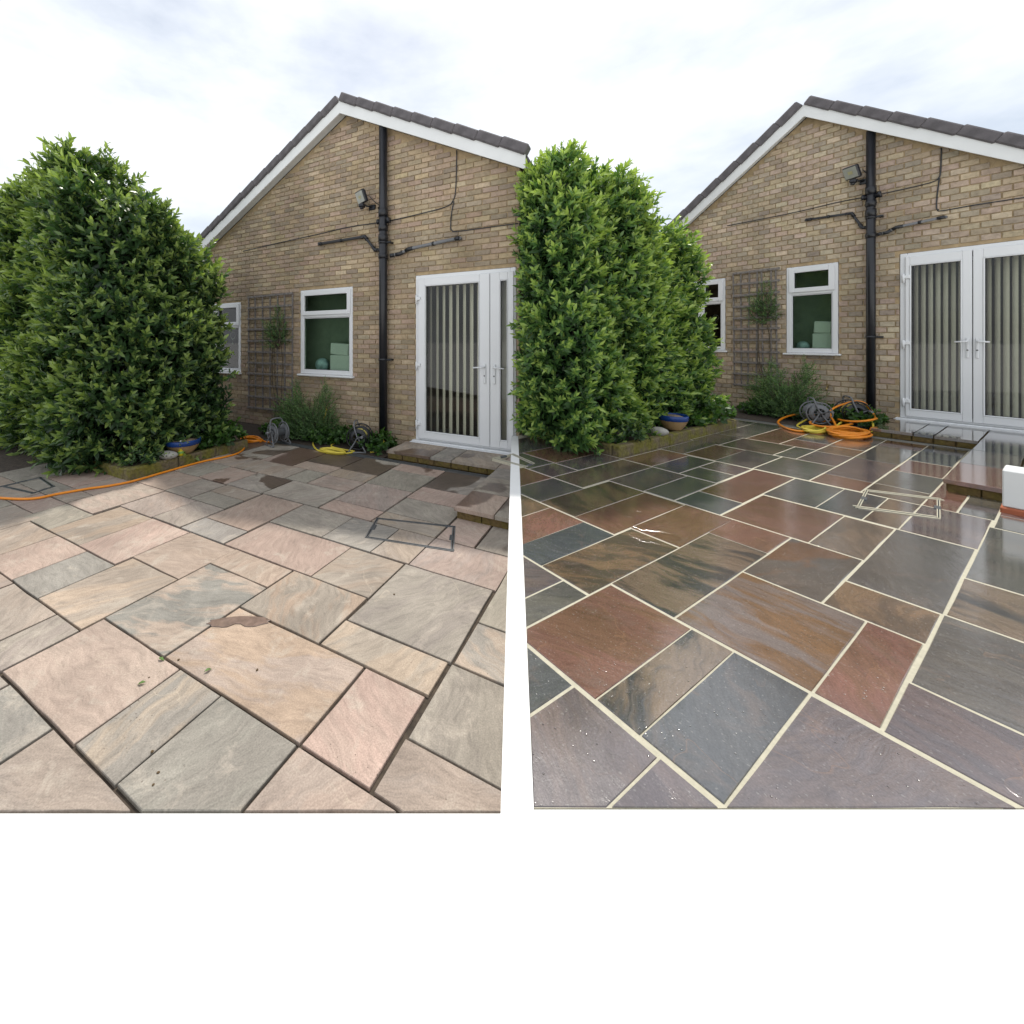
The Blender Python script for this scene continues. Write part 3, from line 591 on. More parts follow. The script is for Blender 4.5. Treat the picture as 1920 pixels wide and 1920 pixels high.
# ------------------------------------------------------------------ soil pipes, lamp, cables on the walls
def catmull(pts, k=8):
    pts = [Vector(p) for p in pts]; P_ = [pts[0]*2-pts[1]]+pts+[pts[-1]*2-pts[-2]]; out = []
    for i in range(1, len(P_)-2):
        p0, p1, p2, p3 = P_[i-1:i+3]
        for j in range(k):
            t = j/k; out.append(.5*((2*p1)+(p2-p0)*t+(2*p0-5*p1+4*p2-p3)*t*t+(3*p1-p0-3*p2+p3)*t**3))
    return out+[pts[-1]]
WP = {'dry': dict(col=(3.03, 2.83, 2.70, 2.46), wl=[(-4.07, 2.765), (-3.25, 2.772), (-3.08, 2.57), (-2.96, 2.55)], wr=[(-2.82, 2.46), (-2.70, 2.478), (-2.56, 2.528), (-1.87, 2.583)], clip=1.11,
   fl=(-3.25, 3.285), flb=(-3.03, 3.15), c1=[(-5.75, 2.85), (-5.0, 2.885), (-4.139, 2.92), (-3.5, 2.945), (-2.948, 2.945), (-2.4, 2.965), (-2.06, 2.998), (-1.965, 3.06), (-1.93, 3.2), (-1.917, 3.66)],
   c2=[(-1.955, 3.05), (-1.985, 2.9), (-1.997, 2.74), (-1.975, 2.69), (-1.92, 2.67), (-1.6, 2.67), (-1.18, 2.675)]),
 'wet': dict(col=(2.99, 2.82, 2.70, 2.41), wl=[(-2.02, 2.775), (-1.57, 2.75), (-1.475, 2.535), (-1.40, 2.52)], wr=[(-1.335, 2.41), (-1.262, 2.423), (-1.183, 2.47), (-.815, 2.505)], clip=1.105,
   fl=(-1.553, 3.265), flb=(-1.44, 3.125), c1=[(-2.98, 2.93), (-2.5, 2.925), (-2.061, 2.924), (-1.7, 2.94), (-1.387, 2.93), (-1.1, 2.935), (-.91, 2.945), (-.862, 2.985), (-.848, 3.06), (-.842, 3.33)],
   c2=[(-.856, 2.98), (-.872, 2.8), (-.878, 2.65), (-.868, 2.61), (-.84, 2.59), (-.6, 2.587), (-.1, 2.58)])}
for P in PLOTS:
    F = FE[P.key]; Wp = WP[P.key]; u = F['pipe']; r = F['pr']; s = P.key; y = -r-.035; gu, gz, gs = F['gab']; ztop = gz-gs*abs(u-gu)-.02
    t = P.thing('soil_pipe', f'black soil pipe with side branches on the house wall of the {s} patio', 'pipe', u, P.af, 0)
    m = MB(); m.tube([(0, y, -.01), (0, y, ztop)], r, 20); obj('pipe', m, M['black'], t)
    for i, z in enumerate(Wp['col']):
        m = MB(); hh = (.05, .035, .045, .03)[i]; m.lathe([(r, -hh), (r*1.16, -hh), (r*1.16, -hh*.2), (r*1.22, 0), (r*1.16, hh*.3), (r*1.16, hh), (r, hh)], 20, Matrix.Translation((0, y, z))); obj('collar', m, M['black'], t)
    m = MB(); m.lathe([(.001, 0), (.034, 0), (.034, .035), (.042, .036), (.042, .06), (.001, .062)], 14, Matrix.Translation((r*.7, y, Wp['col'][1]+.09)) @ Matrix.Rotation(R_(80), 4, 'Y')); obj('access_cap', m, M['black'], t)
    m = MB(); m.lathe([(.001, 0), (.030, 0), (.030, .03), (.036, .031), (.036, .05), (.001, .052)], 14, Matrix.Translation((-r*.7, y, Wp['col'][1]+.09)) @ Matrix.Rotation(R_(-80), 4, 'Y')); obj('access_cap', m, M['black'], t)
    for z in (Wp['clip'], Wp['col'][2]-.06):
        m = MB(); m.lathe([(r, -.015), (r*1.12, -.015), (r*1.12, .015), (r, .015)], 20, Matrix.Translation((0, y, z))); m.box(r*.9, r*.9+.07, y-.012, y+.012, z-.012, z+.012, bev=.004); m.box(r*.9+.03, r*.9+.06, y, -.002, z-.012, z+.012); obj('bracket', m, M['black'], t)
    for key, pts, d in (('wl', Wp['wl'], -1), ('wr', Wp['wr'], 1)):
        pr = r*.37; yy = -pr-.028; q = [(a-u, yy if (d < 0 and i < 3) or (d > 0 and i > 0) else y, z) for i, (a, z) in enumerate(pts)]
        m = MB()
        if d < 0: m.tube([(q[0][0], -.012, q[0][2]), (q[0][0], yy*.9, q[0][2]), q[0]], pr, 10)
        else: m.tube([q[3], (q[3][0]+.002, yy*.9, q[3][2]), (q[3][0]+.004, -.012, q[3][2])], pr, 10)
        m.tube(q, pr, 10); obj('waste_pipe', m, M['grey' if d > 0 else 'blackw'], t)
        for i, k in ((0, .10), (1, .5), (2, .5), (3, .10)):
            p = Vector(q[i]); seg = [Vector(q[max(0, i-1)]), p, Vector(q[min(3, i+1)])]; pts2 = []
            for e in (seg[0], seg[2]):
                v = e-p
                if v.length > 1e-6: pts2.append(p+v.normalized()*min(.055, v.length*.45))
            pts2 = [pts2[0], p]+pts2[1:]
            m = MB(); m.tube(pts2, pr*1.28, 10); obj('elbow', m, M['black'], t)
        mid = (Vector(q[0])+Vector(q[1]))/2 if d < 0 else (Vector(q[2])+Vector(q[3]))/2
        m = MB(); m.lathe([(pr, -.012), (pr*1.35, -.012), (pr*1.35, .012), (pr, .012)], 10, Matrix.Translation(mid) @ Matrix.Rotation(R_(90), 4, 'Y')); m.box(mid.x-.01, mid.x+.01, mid.y, -.003, mid.z-.012, mid.z+.012); obj('clip', m, M['black'], t)
    # floodlight
    fu, fz = Wp['fl']; k = 1.0 if P is PL else .82
    t = P.thing('floodlight', f'small black floodlight with sensor high on the wall of the {s} patio', 'light', fu+.02, P.af, fz)
    mt = Matrix.Translation((-.02, -.13, .0)) @ Matrix.Rotation(R_(-24), 4, 'Z') @ Matrix.Rotation(R_(22), 4, 'X')
    m = MB(); m.box(-.10*k, .10*k, -.02, .03, -.085, .085, mt, bev=.012); [m.box(x*k-.004, x*k+.004, .03, .045, -.07, .07, mt) for x in (-.07, -.035, 0, .035, .07)]; obj('housing', m, M['black'], t)
    m = MB(); m.box(-.085*k, .085*k, -.024, -.0205, -.07, .07, mt); obj('lens', m, M['lampglass'], t)
    m = MB(); m.box(-.03*k, .03*k, -.024, -.003, -.02, .02, mt @ Matrix.Translation((0, -.002, 0))); obj('led_plate', m, M['led'], t)
    m = MB(); m.tube([(.0, -.11, -.09), (.03, -.07, -.115), (.09*k, -.02, -.12)], .012, 8); m.box(.03, .13*k, -.03, -.001, -.16, -.09, bev=.006); obj('bracket', m, M['black'], t)
    m = MB(); m.box(-.045*k, .03*k, -.17, -.09, -.145, -.095, bev=.012); m.lathe([(.001, -.02), (.02, -.015), (.024, 0), (.02, .01)], 12, Matrix.Translation((-.01, -.135, -.15))); obj('sensor', m, M['black'], t)
    m = MB(); m.tube(catmull([(.10*k, -.12, .0), (.14*k, -.08, -.06), (.20*k, -.03, -.12), (.17*k, -.01, -.15), (.22*k, -.008, -.13)], 6), .006, 6); obj('lead', m, M['black'], t)
    for i, key in enumerate(('c1', 'c2')):
        pts = Wp[key]; m = MB(); u0, z0 = pts[0]; m.tube(catmull([(a-u0, -.014+0, z-z0+rnd.gauss(0, .003)) for a, z in pts], 6), .0065, 6)
        o = obj('cable', m, M['blackw']); P.place(o, u0, P.af, z0)
        tag(o, (f'long thin black cable running across the bricks above the {s} patio' if i == 0 else f'short black cable looping down above the glass door of the {s} patio'), 'cable')

# ------------------------------------------------------------------ trellis
for P in PLOTS:
    u0, u1, z0, z1 = FE[P.key]['trel']; s = P.key; t = P.thing('trellis', f'weathered grey wooden trellis on the wall of the {s} patio', 'trellis', (u0+u1)/2, P.af, z0)
    W_, H_ = u1-u0, z1-z0; kw = .026 if P is PL else .018
    for i in range(7):
        x = -W_/2+W_*i/6; mb = MB(); mb.box(-kw/2, kw/2, -.028, -.012, 0, H_+.02, bev=.003); o = obj('lath', mb, M['wood'], t); o.location = (x+rnd.gauss(0, .006), 0, 0); o.rotation_euler = (0, R_(rnd.gauss(0, .5)), 0)
    for i in range(11):
        mb = MB(); mb.box(-W_/2-.02, W_/2+.02, -.046, -.0285, -.016, .016, bev=.003); o = obj('lath', mb, M['wood'], t); o.location = (0, 0, .03+(H_-.03)*i/10+rnd.gauss(0, .004)); o.rotation_euler = (0, R_(rnd.gauss(0, .6)), 0)

# ------------------------------------------------------------------ leaves
def leaf(l, wd, fold=.25, droop=.15):
    return np.array([(0, 0, 0), (l*.45, wd, wd*fold), (l*.45, -wd, wd*fold), (l*.5, 0, 0), (l*.78, wd*.62, wd*fold*.5-l*droop*.3), (l*.78, -wd*.62, wd*fold*.5-l*droop*.3), (l, 0, -l*droop)], float), [(0, 3, 1), (0, 2, 3), (1, 3, 6, 4), (3, 2, 5, 6)]
def sprig(n, ln, l, wd, seed, spread=62, tint=(.2, .95)):
    r = random.Random(seed); V = []; Fc = []; T = []
    for i in range(n):
        t = i/(n-1); az = i*2.4+r.uniform(-.4, .4); el = math.radians(spread-(spread-15)*(1-t)*.2-55*t**1.5*1.0) if False else math.radians(90-(spread*(1-t*.72))+r.uniform(-12, 12))
        k = l*(1.0-.35*t)*r.uniform(.8, 1.15); v, f = leaf(k, wd*k/l, r.uniform(.15, .45), r.uniform(.05, .3))
        m = Matrix.Translation((0, 0, ln*t)) @ Matrix.Rotation(az, 4, 'Z') @ Matrix.Rotation(-el, 4, 'Y') @ Matrix.Rotation(r.uniform(-.5, .5), 4, 'X')
        o = sum(len(a) for a in V); V.append(np.array([m @ Vector(p) for p in v])); Fc += [tuple(q+o for q in ff) for ff in f]; T += [min(1, max(0, tint[0]+(tint[1]-tint[0])*t**1.6+r.uniform(-.08, .08)))]*len(f)
    return np.vstack(V), Fc, np.array(T)
def scatter(name, temps, inst, mat, parent):
    """one mesh of many leaf sprigs; inst = (template, matrix, tint shift)"""
    VV = []; LI = []; LT = []; TT = []; off = 0
    for ti, m, dt in inst:
        v, f, t = temps[ti]; A = np.array(m); VV.append(v @ A[:3, :3].T+A[:3, 3]); LI += [np.array([i for q in f for i in q], np.int64)+off]; LT += [len(q) for q in f]; TT.append(np.clip(t+dt, 0, 1)); off += len(v)
    return leafmesh(name, np.vstack(VV), np.concatenate(LI), np.array(LT), np.concatenate(TT), mat, parent)
def leafmesh(name, V, LI, LT, T, mat, parent):
    me = bpy.data.meshes.new(name); me.vertices.add(len(V)); me.vertices.foreach_set('co', V.astype(np.float32).ravel())
    me.loops.add(len(LI)); me.loops.foreach_set('vertex_index', LI.astype(np.int32)); me.polygons.add(len(LT))
    me.polygons.foreach_set('loop_start', (np.cumsum(LT)-LT).astype(np.int32)); me.polygons.foreach_set('loop_total', LT.astype(np.int32)); me.update(calc_edges=True)
    a = me.attributes.new('tint', 'FLOAT', 'FACE'); a.data.foreach_set('value', T.astype(np.float32)); me.materials.append(mat)
    return obj(name, me, None, parent)
def aim(p, d, roll, s):
    q = Vector(d).normalized().to_track_quat('Z', 'Y'); return Matrix.Translation(p) @ q.to_matrix().to_4x4() @ Matrix.Rotation(roll, 4, 'Z') @ Matrix.Scale(s, 4)

# ------------------------------------------------------------------ laurel hedges in kerbed beds
BED = {'dry': dict(u1=-4.32, a0=2.11, a1=3.50, u0=-6.9), 'wet': dict(u1=-2.17, a0=3.52, a1=5.95, u0=-3.75)}
HEDGE = {
 'dry': dict(u0=-7.2, u1=-4.52, a0=1.90, a1=3.36, top=lambda u, a: 3.34-(0 if a < 2.45 else min(.75, (a-2.45)*1.0)) + .16*math.sin(4.1*u+2.2*a) + .09*math.sin(9*u-5*a), n=9500),
 'wet': dict(u0=-3.55, u1=-2.36, a0=3.02, a1=5.72, top=lambda u, a: 2.84-(0 if a < 4.35 else min(.50, (a-4.35)*.48)) + .10*math.sin(6.1*u+2.0*a) + .08*math.sin(11*u-4*a), n=9500)}
def lump(u, a, z, k):
    return .5*math.sin(2.9*k*u+1.1+1.7*z)*math.sin(2.3*k*a+.7*z+.4)+.5*math.sin(4.7*k*a+3.1*z)*math.sin(4.1*k*u-2.2*z+1.0)
def hedge(P, label):
    H = HEDGE[P.key]; B = BED[P.key]; g = random.Random(11); k = 1.0 if P is PL else 1.3
    uc, ac = B['u1']-.6, B['a0']+.7; t = P.thing('laurel_hedge', label, 'hedge', uc, ac, 0)
    ls = .118 if P is PL else .100
    temps = [sprig(11+i % 4, .17*ls/.11, ls, ls*.19, 40+i) for i in range(7)]
    inst = []; tries = 0; single = []
    while len(inst) < H['n'] and tries < 400000:
        tries += 1
        # sample the shell: right side, front, top
        u = g.uniform(H['u0'], H['u1']); a = g.uniform(H['a0'], H['a1']); z = g.uniform(.02, 3.9)
        b = lump(u, a, z, k)*.26*(1 if P is PL else .75)-.06
        tp = H['top'](u, a); du = H['u1']-u+b; da = a-H['a0']+b; dz = (tp-z)+b*.8
        low = max(0, .40-z); du -= low*(.15 if P is PL else .1); da -= low*.25
        bulge = .10*math.sin(z*2.2+.3); du += bulge*.5
        cr = .55 if P is PL else .42                        # rounded corners
        def rmin(x, y): return cr-math.hypot(cr-x, cr-y) if (x < cr and y < cr) else min(x, y)
        d = rmin(rmin(du, da), dz)
        back = min(H['a1']-a, u-H['u0'])
        if d < 0 or (d > .42 and back > .30 and g.random() > .10): continue
        if d > .16 and d <= .42 and g.random() > (.55 if d < .28 else .32): continue
        wv = P.w(u, a, z)
        if P is PR:
            lu, la = PL.inv(wv.x, wv.y)
            if (lu < -1.10 and la > PL.af-.05) or wv.x < EDGE*wv.y+.13: continue
        # outward direction
        nu = 1.0 if du <= min(da, dz)+.1 else .15; na = -1.0 if da <= min(du, dz)+.1 else -.15; nz_ = 1.0 if dz <= min(du, da)+.1 else .3
        dr = Vector((nu+g.gauss(0, .5), na+g.gauss(0, .5), .5+nz_*.35+g.gauss(0, .4)))
        dt = g.gauss(0, .16)+.03+.16*lump(u+3, a-1, z+2, 1.7)-.8*max(0, d-.04)+(.16 if (z > tp-.55) else 0)-(.10 if z < .8 else 0)  # shade painted into the tint: inner and low leaves darker, top ones lighter
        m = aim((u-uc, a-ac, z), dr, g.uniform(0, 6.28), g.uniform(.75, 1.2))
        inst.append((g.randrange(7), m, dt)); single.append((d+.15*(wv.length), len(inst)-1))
    single = {i for d, i in sorted(single)[:300]}
    me_s = []
    for v, f, tt in temps:
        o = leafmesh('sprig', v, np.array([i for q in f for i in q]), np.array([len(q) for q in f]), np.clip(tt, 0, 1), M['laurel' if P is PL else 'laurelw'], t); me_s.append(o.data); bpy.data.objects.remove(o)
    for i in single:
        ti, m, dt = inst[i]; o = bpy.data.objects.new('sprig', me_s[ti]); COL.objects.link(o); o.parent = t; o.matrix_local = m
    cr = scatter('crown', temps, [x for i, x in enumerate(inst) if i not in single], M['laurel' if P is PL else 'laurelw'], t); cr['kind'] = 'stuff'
    for i in range(9):                                    # stems inside
        u = g.uniform(H['u0']+.5, H['u1']-.45); a = g.uniform(H['a0']+.5, H['a1']-.45); zt = H['top'](u, a)-.75; pts = [(u-uc, a-ac, 0)]
        for q in range(1, 6): pts.append((u-uc+g.gauss(0, .02)*q, a-ac+g.gauss(0, .02)*q, zt*q/5))
        m = MB(); m.tube(pts, [.035*(1-.14*q) for q in range(6)], 6)
        for q in range(10):
            p = Vector(pts[1+q % 4]); e = p+Vector((g.uniform(-.1, .2), g.uniform(-.2, .1), g.uniform(.1, .3))); m.tube([p, (p+e)/2+Vector((0, 0, -.03)), e], [.012, .009, .005], 5)
        obj('stem', m, M['bark'], t)
    # bed with kerb
    bt = P.thing('planting_bed', f'raised bed with a mossy stone kerb under the hedge of the {P.key} patio', 'planter', B['u1'], B['a0'], 0)
    kh, kt = (.105, .10) if P is PL else (.10, .08); La = B['a1']-B['a0']; Lu = B['u1']-B['u0']
    ys = [0, La*.36, La*.68, La]
    for i in range(3):
        mb = MB(); mb.box(-kt, 0, ys[i]+.003, ys[i+1]-.003, -.03, kh+rnd.uniform(-.004, .004), bev=.012); obj('kerb_stone', mb, M['moss'], bt)
    nb = 3
    for i in range(nb):
        mb = MB(); mb.box(-kt-Lu*(i+1)/nb+.003, -kt-Lu*i/nb-.003, 0, kt, -.03, kh-.006, bev=.012); obj('kerb_stone', mb, M['moss'], bt)
    mb = MB(); mb.box(-Lu, -kt-.001, kt+.001, La, -.03, kh-.025); obj('soil', mb, M['soil'], bt)
    return t
hedge(PL, 'tall dense laurel hedge beside the dry patio, against the house')
hedge(PR, 'tall dense laurel hedge beside the wet patio, against the house')

# trailing plants on the kerb
def tuft(P, name, label, cat, u, a, z, n, sx, sy, sz, mat, temps, seed, lean=(0, 0), sc=(.7, 1.2), dens=1.0, stem=None, rad=1.0, tmul=0):
    g = random.Random(seed); t = P.thing(name, label, cat, u, a, z); inst = []
    for i in range(n):
        while True:
            x, y, q = g.uniform(-1, 1), g.uniform(-1, 1), g.uniform(0, 1)
            if x*x+y*y < 1-.75*q*q and (x*x+y*y+q*q > .15*dens): break
        p = (x*sx+lean[0]*q, y*sy+lean[1]*q, q*sz*(.75+.25*math.sin(5*x+3*y+seed))+.02)
        d = Vector((x+g.gauss(0, .4), y-.2+g.gauss(0, .4), .5+q*.6+g.gauss(0, .3)))
        inst.append((g.randrange(len(temps)), aim(p, d, g.uniform(0, 6.28), g.uniform(*sc)), g.gauss(0, .12)-.15*(1-q)+tmul))
    o = scatter('foliage', temps, inst, M[mat], t); o['kind'] = 'stuff'
    if stem:
        m = MB()
        for i in range(stem):
            x, y = g.uniform(-.6, .6)*sx, g.uniform(-.6, .6)*sy; h = g.uniform(.5, .9)*sz
            m.tube([(x*.25, y*.25, 0), (x*.6, y*.6, h*.5), (x+lean[0]*.7, y+lean[1]*.7, h)], [.006, .005, .003], 5)
        obj('stems', m, M['bark'], t)
    return t
herb_t = [sprig(14, .16, .038, .006, 90+i, 60, (.25, .85)) for i in range(4)]
ivy_t = [sprig(6, .05, .075, .024, 120+i, 75, (.3, .8)) for i in range(4)]
for P in PLOTS:
    s = P.key; k = 1.0 if P is PL else .62; ky = 1.0 if P is PL else 1.5
    if P is PL: su, sa, tu, cu = -4.02, 4.28, -4.95, -4.45
    else: su, sa, tu, cu = -2.10, 7.35, -2.52, -2.24
    tuft(P, 'herb_bush', f'feathery grey green bush against the wall below the window of the {s} patio', 'bush', su, sa, 0, 620, .46*k, .24*ky, .72, 'herb', herb_t, 5, lean=(.05, 0), stem=14)
    tuft(P, 'herb_bush', f'thin feathery shoots at the foot of the trellis of the {s} patio', 'bush', su-.42*k, sa+.08, 0, 190, .26*k, .14*ky, .66, 'herb', herb_t, 6, stem=8)
    trel = FE[s]['trel']
    tuft(P, 'climbing_plant', f'small grey green climber caught high on the trellis of the {s} patio', 'climber', tu+.06*k, P.af-.07, trel[2]+(trel[3]-trel[2])*.54, 210, .24*k, .055, .66, 'herb', herb_t, 7, sc=(.6, 1.0), stem=5)
    # bare climbing stems
    t = P.thing('woody_climber', f'bare woody climber on the trellis of the {s} patio', 'climber', tu+.05*k, P.af-.05, 0); g = random.Random(3)
    for i in range(3):
        m = MB(); m.tube(catmull([(g.gauss(0, .05)+(.1*i-.1)*k, -.005-.01*g.random(), z) for z in (0, .35, .7, 1.0, 1.3)], 5), .006, 5); obj('stem', m, M['bark'], t)
    # low leafy growth along the wall
    n = 5
    for i in range(n):
        f = i/(n-1); uu = (-4.55+f*1.65) if P is PL else (-2.42+f*1.02); aa = P.af-(.30 if P is PL else .42)+.05*math.sin(9*i)
        where = ('by the foot of the trellis', 'in front of the feathery bush', 'below the window', 'behind the hose reel', 'at the foot of the black pipe')[i]
        tuft(P, 'ground_ivy', f'low dark leafy plant {where} on the {s} patio', 'plant', uu, aa, 0, 95, .30*k, .22*(1 if P is PL else 1.3), .18, 'ivy', ivy_t, 20+i)
    B = BED[s]
    tuft(P, 'trailing_plant', f'green trailing leaves at the far end of the bed of the {s} patio', 'plant', B['u1']-.10*k, B['a1']-.30*ky, .09, 80, .13*k, .28*ky, .26, 'ivy', ivy_t, 31, tmul=.15)
    tuft(P, 'trailing_plant', f'leafy shoots on the kerb beside the bowl of the {s} patio', 'plant', B['u1']-.16*k, B['a0']+.22*ky, .09, 60, .14*k, .15*ky, .18, 'laurel', [sprig(8, .10, .06, .014, 150+i) for i in range(3)], 32, tmul=.1)

# ------------------------------------------------------------------ bowl, stone, bird, bottle on the bed
def small(P, u, a, s):
    z = .103 if P is PL else .098; k = 1.0 if P is PL else .8
    t = P.thing('bowl_planter', f'ochre bowl planter with a blue rim on the bed of the {s} patio', 'bowl', *u['bowl'], z)
    R0 = .17*k; m = MB(); m.lathe([(.001, .0), (R0*.55, 0), (R0*.62, .012), (R0*.86, .06), (R0*.98, .10)], 32); obj('body', m, M['ochre'], t)
    m = MB(); m.lathe([(R0*.981, .1005), (R0*1.03, .105), (R0*1.05, .15), (R0*1.01, .158), (R0*.95, .152), (R0*.93, .12)], 32); obj('rim', m, M['blue'], t)
    m = MB(); m.lathe([(R0*.935, .128), (R0*.5, .150), (.001, .155)], 24); obj('soil', m, M['clay'], t)
    g = random.Random(5); m = MB(); rx, ry, rz = .095*k, .07*k, .045
    prof = [(max(.001, math.sin(R_(q))), -math.cos(R_(q))) for q in range(0, 181, 20)]; m.lathe(prof, 18)
    m.v = [(x*rx*(1+.1*math.sin(3*y+1)), y*ry*(1+.08*math.sin(4*x)), z2*rz*(1-.15*x)) for x, y, z2 in m.v]; o = obj('boulder', m, M['stone']); P.place(o, *u['rock'], z+rz*.86, .5); tag(o, f'smooth pale boulder on the kerb of the {s} patio', 'stone')
    t = P.thing('bird_ornament', f'small brown cast bird ornament half hidden in leaves on the bed of the {s} patio', 'ornament', *u['bird'], z, .6)
    m = MB(); m.lathe([(.001, 0), (.035, .004), (.04, .02), (.02, .03)], 14); obj('base', m, M['bird'], t)
    m = MB(); m.tube(catmull([(-.07, 0, .05), (-.03, 0, .06), (.01, 0, .075), (.03, 0, .105), (.035, 0, .12)], 4), [.006]+[.012+.026*math.sin(math.pi*min(1, i/12)) for i in range(1, 16)]+[.018], 10); obj('body', m, M['bird'], t)
    m = MB(); m.lathe([(.001, -.02), (.016, -.014), (.021, 0), (.016, .014), (.001, .02)], 12, Matrix.Translation((.042, 0, .135))); m.tube([(.055, 0, .135), (.085, 0, .13)], [.007, .001], 6); obj('head', m, M['bird'], t)
small(PL, dict(bowl=(-4.46, 2.74), rock=(-4.37, 2.52), bird=(-4.62, 2.30)), 0, 'dry')
small(PR, dict(bowl=(-2.29, 4.70), rock=(-2.215, 4.28), bird=(-2.33, 3.76)), 0, 'wet')
t = PL.thing('drink_bottle', 'small plastic bottle of yellow drink on the kerb of the dry patio', 'bottle', -4.365, 2.655, .106)
m = MB(); m.lathe([(.001, 0), (.026, 0), (.029, .006), (.029, .05), (.024, .06), (.029, .07), (.029, .10), (.026, .115), (.012, .135), (.011, .145)], 18); obj('body', m, M['juice'], t)
m = MB(); m.lathe([(.0294, .024), (.0296, .025), (.0296, .048), (.0294, .049)], 18); obj('label_band', m, M['lbl'], t)
m = MB(); m.lathe([(.0125, .143), (.014, .144), (.014, .162), (.001, .163)], 14); obj('cap', m, M['cap'], t)

# ------------------------------------------------------------------ steps at the doors
def clip_poly(P, poly):
    for f in LIM[P.key]: poly = clip(poly, f) if len(poly) > 2 else poly
    return poly
def steps(P, du0, du1, a_front, plat_u, plat_a, cols, mat):
    s = P.key; hgt = .088; t = P.thing('door_step', f'stone door step with brick risers and a projecting landing on the {s} patio', 'step', du0, P.af, 0)
    X = lambda u: u-du0; Yv = lambda a: a-P.af
    fill = MB(); c = clip_poly(P, [(du0+.02, a_front+.03), (du1, a_front+.03), (du1, P.af-.002), (du0+.02, P.af-.002)]); fill.prism([(X(u), Yv(a)) for u, a in c], -.02, hgt-.03)
    c2 = clip_poly(P, [(plat_u+.03, plat_a+.04), (du1+.5, plat_a+.04), (du1+.5, a_front+.028), (plat_u+.03, a_front+.028)]); fill.prism([(X(u), Yv(a)) for u, a in c2], -.02, hgt-.03); obj('core', fill, M['mossb'], t)
    bl = .2 if P is PL else .14
    u = du0+.015; 
    while u < plat_u:                                     # riser bricks
        mb = MB(); mb.box(X(u)+.004, X(min(u+bl, plat_u+.02))-.004, Yv(a_front)+.008, Yv(a_front)+.06, .0, hgt-.031, bev=.005); obj('riser_brick', mb, M['mossb'], t); u += bl
    for i in range(4):
        u = plat_u+.02+i*bl; q = clip_poly(P, [(u+.004, plat_a+.02), (u+bl-.004, plat_a+.02), (u+bl-.004, plat_a+.06), (u+.004, plat_a+.06)])
        if len(q) > 2 and area(q) > .001: mb = MB(); mb.prism([(X(x), Yv(y)) for x, y in q], 0, hgt-.031); obj('riser_brick', mb, M['mossb'], t)
    n = 5; La = a_front-plat_a
    for i in range(n):
        a0 = plat_a+.04+La*i/n; mb = MB(); mb.box(X(plat_u)+.012, X(plat_u)+.06, Yv(a0)+.004, Yv(a0+La/n)-.004, 0, hgt-.031, bev=.005); obj('riser_brick', mb, M['mossb'], t)
    W_ = plat_u-du0; tread = [(du0, du0+W_*.43, a_front, P.af-.10, 'T'), (du0+W_*.43, du0+W_*.62, a_front, P.af-.10, 'B'), (du0+W_*.62, plat_u, a_front, P.af-.10, 'T')]
    d = a_front-plat_a
    for k, (f0, f1, st) in enumerate(((0, .36, 'P'), (.36, .72, 'G'), (.72, 1.0, 'B'), (1.0, 1+(P.af-.1-a_front)/d, 'V'))):
        tread += [(plat_u, plat_u+(.32 if P is PL else .27), plat_a+d*f0, plat_a+d*f1, st), (plat_u+(.32 if P is PL else .27), plat_u+.8, plat_a+d*f0, plat_a+d*f1, 'G')]
    for u0, u1, a0, a1, st in tread:
        q = [(u0+.004, a0+.004), (u1-.004, a0+.004), (u1-.004, a1-.004), (u0+.004, a1-.004)]; q = clip_poly(P, q)
        if len(q) < 3 or area(q) < .003: continue
        mb, cx, cy = slab_mesh(q, hgt, .03, .003); o = obj('tread_slab', mb, mat, t); o.location = (X(cx), Yv(cy), 0); stone(o, cols, st)
    return t
steps(PL, -2.56, -1.1, 3.97, -1.235, 2.86, DRYC, M['damp'])
steps(PR, -1.21, .12, 6.69, -.50, 4.66, WETC, M['pool'])

# dark soil strip between the drains and the house walls
for P, us, aa in ((PL, (-6.6, -2.58), (3.95, 4.56)), (PR, (-3.7, -1.22), (6.70, 7.82))):
    mb = MB(); mb.box(0, us[1]-us[0], aa[0]-P.af, aa[1]-P.af, -.02, .003); o = structure(obj('soil', mb, M['soil'])); P.place(o, us[0], P.af, 0)

# ------------------------------------------------------------------ drains with slotted grates
def drain(P, u0, u1, a, wd, label, pitch):
    t = P.thing('drain_channel', label, 'drain', u0, a, 0); Lh = u1-u0
    m = MB(); m.box(0, Lh, -wd/2+.004, wd/2-.004, -.03, -.018); obj('channel_floor', m, M['black'], t)
    for y in (-wd/2, wd/2-.008): m = MB(); m.box(0, Lh, y, y+.008, -.03, .001); obj('edge_rail', m, M['galv'], t)
    n = int(Lh/pitch); ub = MB(); ub.box(-pitch*.22, pitch*.22, -wd/2+.009, wd/2-.009, -.012, -.001); me = ub.mesh('grate_bar'); me.materials.append(M['galv'])
    for i in range(min(n, 290)): o = bpy.data.objects.new('grate_bar', me); COL.objects.link(o); o.parent = t; o.location = (pitch*(i+.5), 0, 0)
    m = MB(); m.box(0, Lh, -.004, .004, -.011, -.0005); obj('centre_rail', m, M['galv'], t)
drain(PL, -5.0, -1.24, 3.905, .085, 'slotted black drain channel along the step of the dry patio', .018)
drain(PR, -2.75, -.51, 6.625, .13, 'slotted black drain channel along the step of the wet patio', .0115)

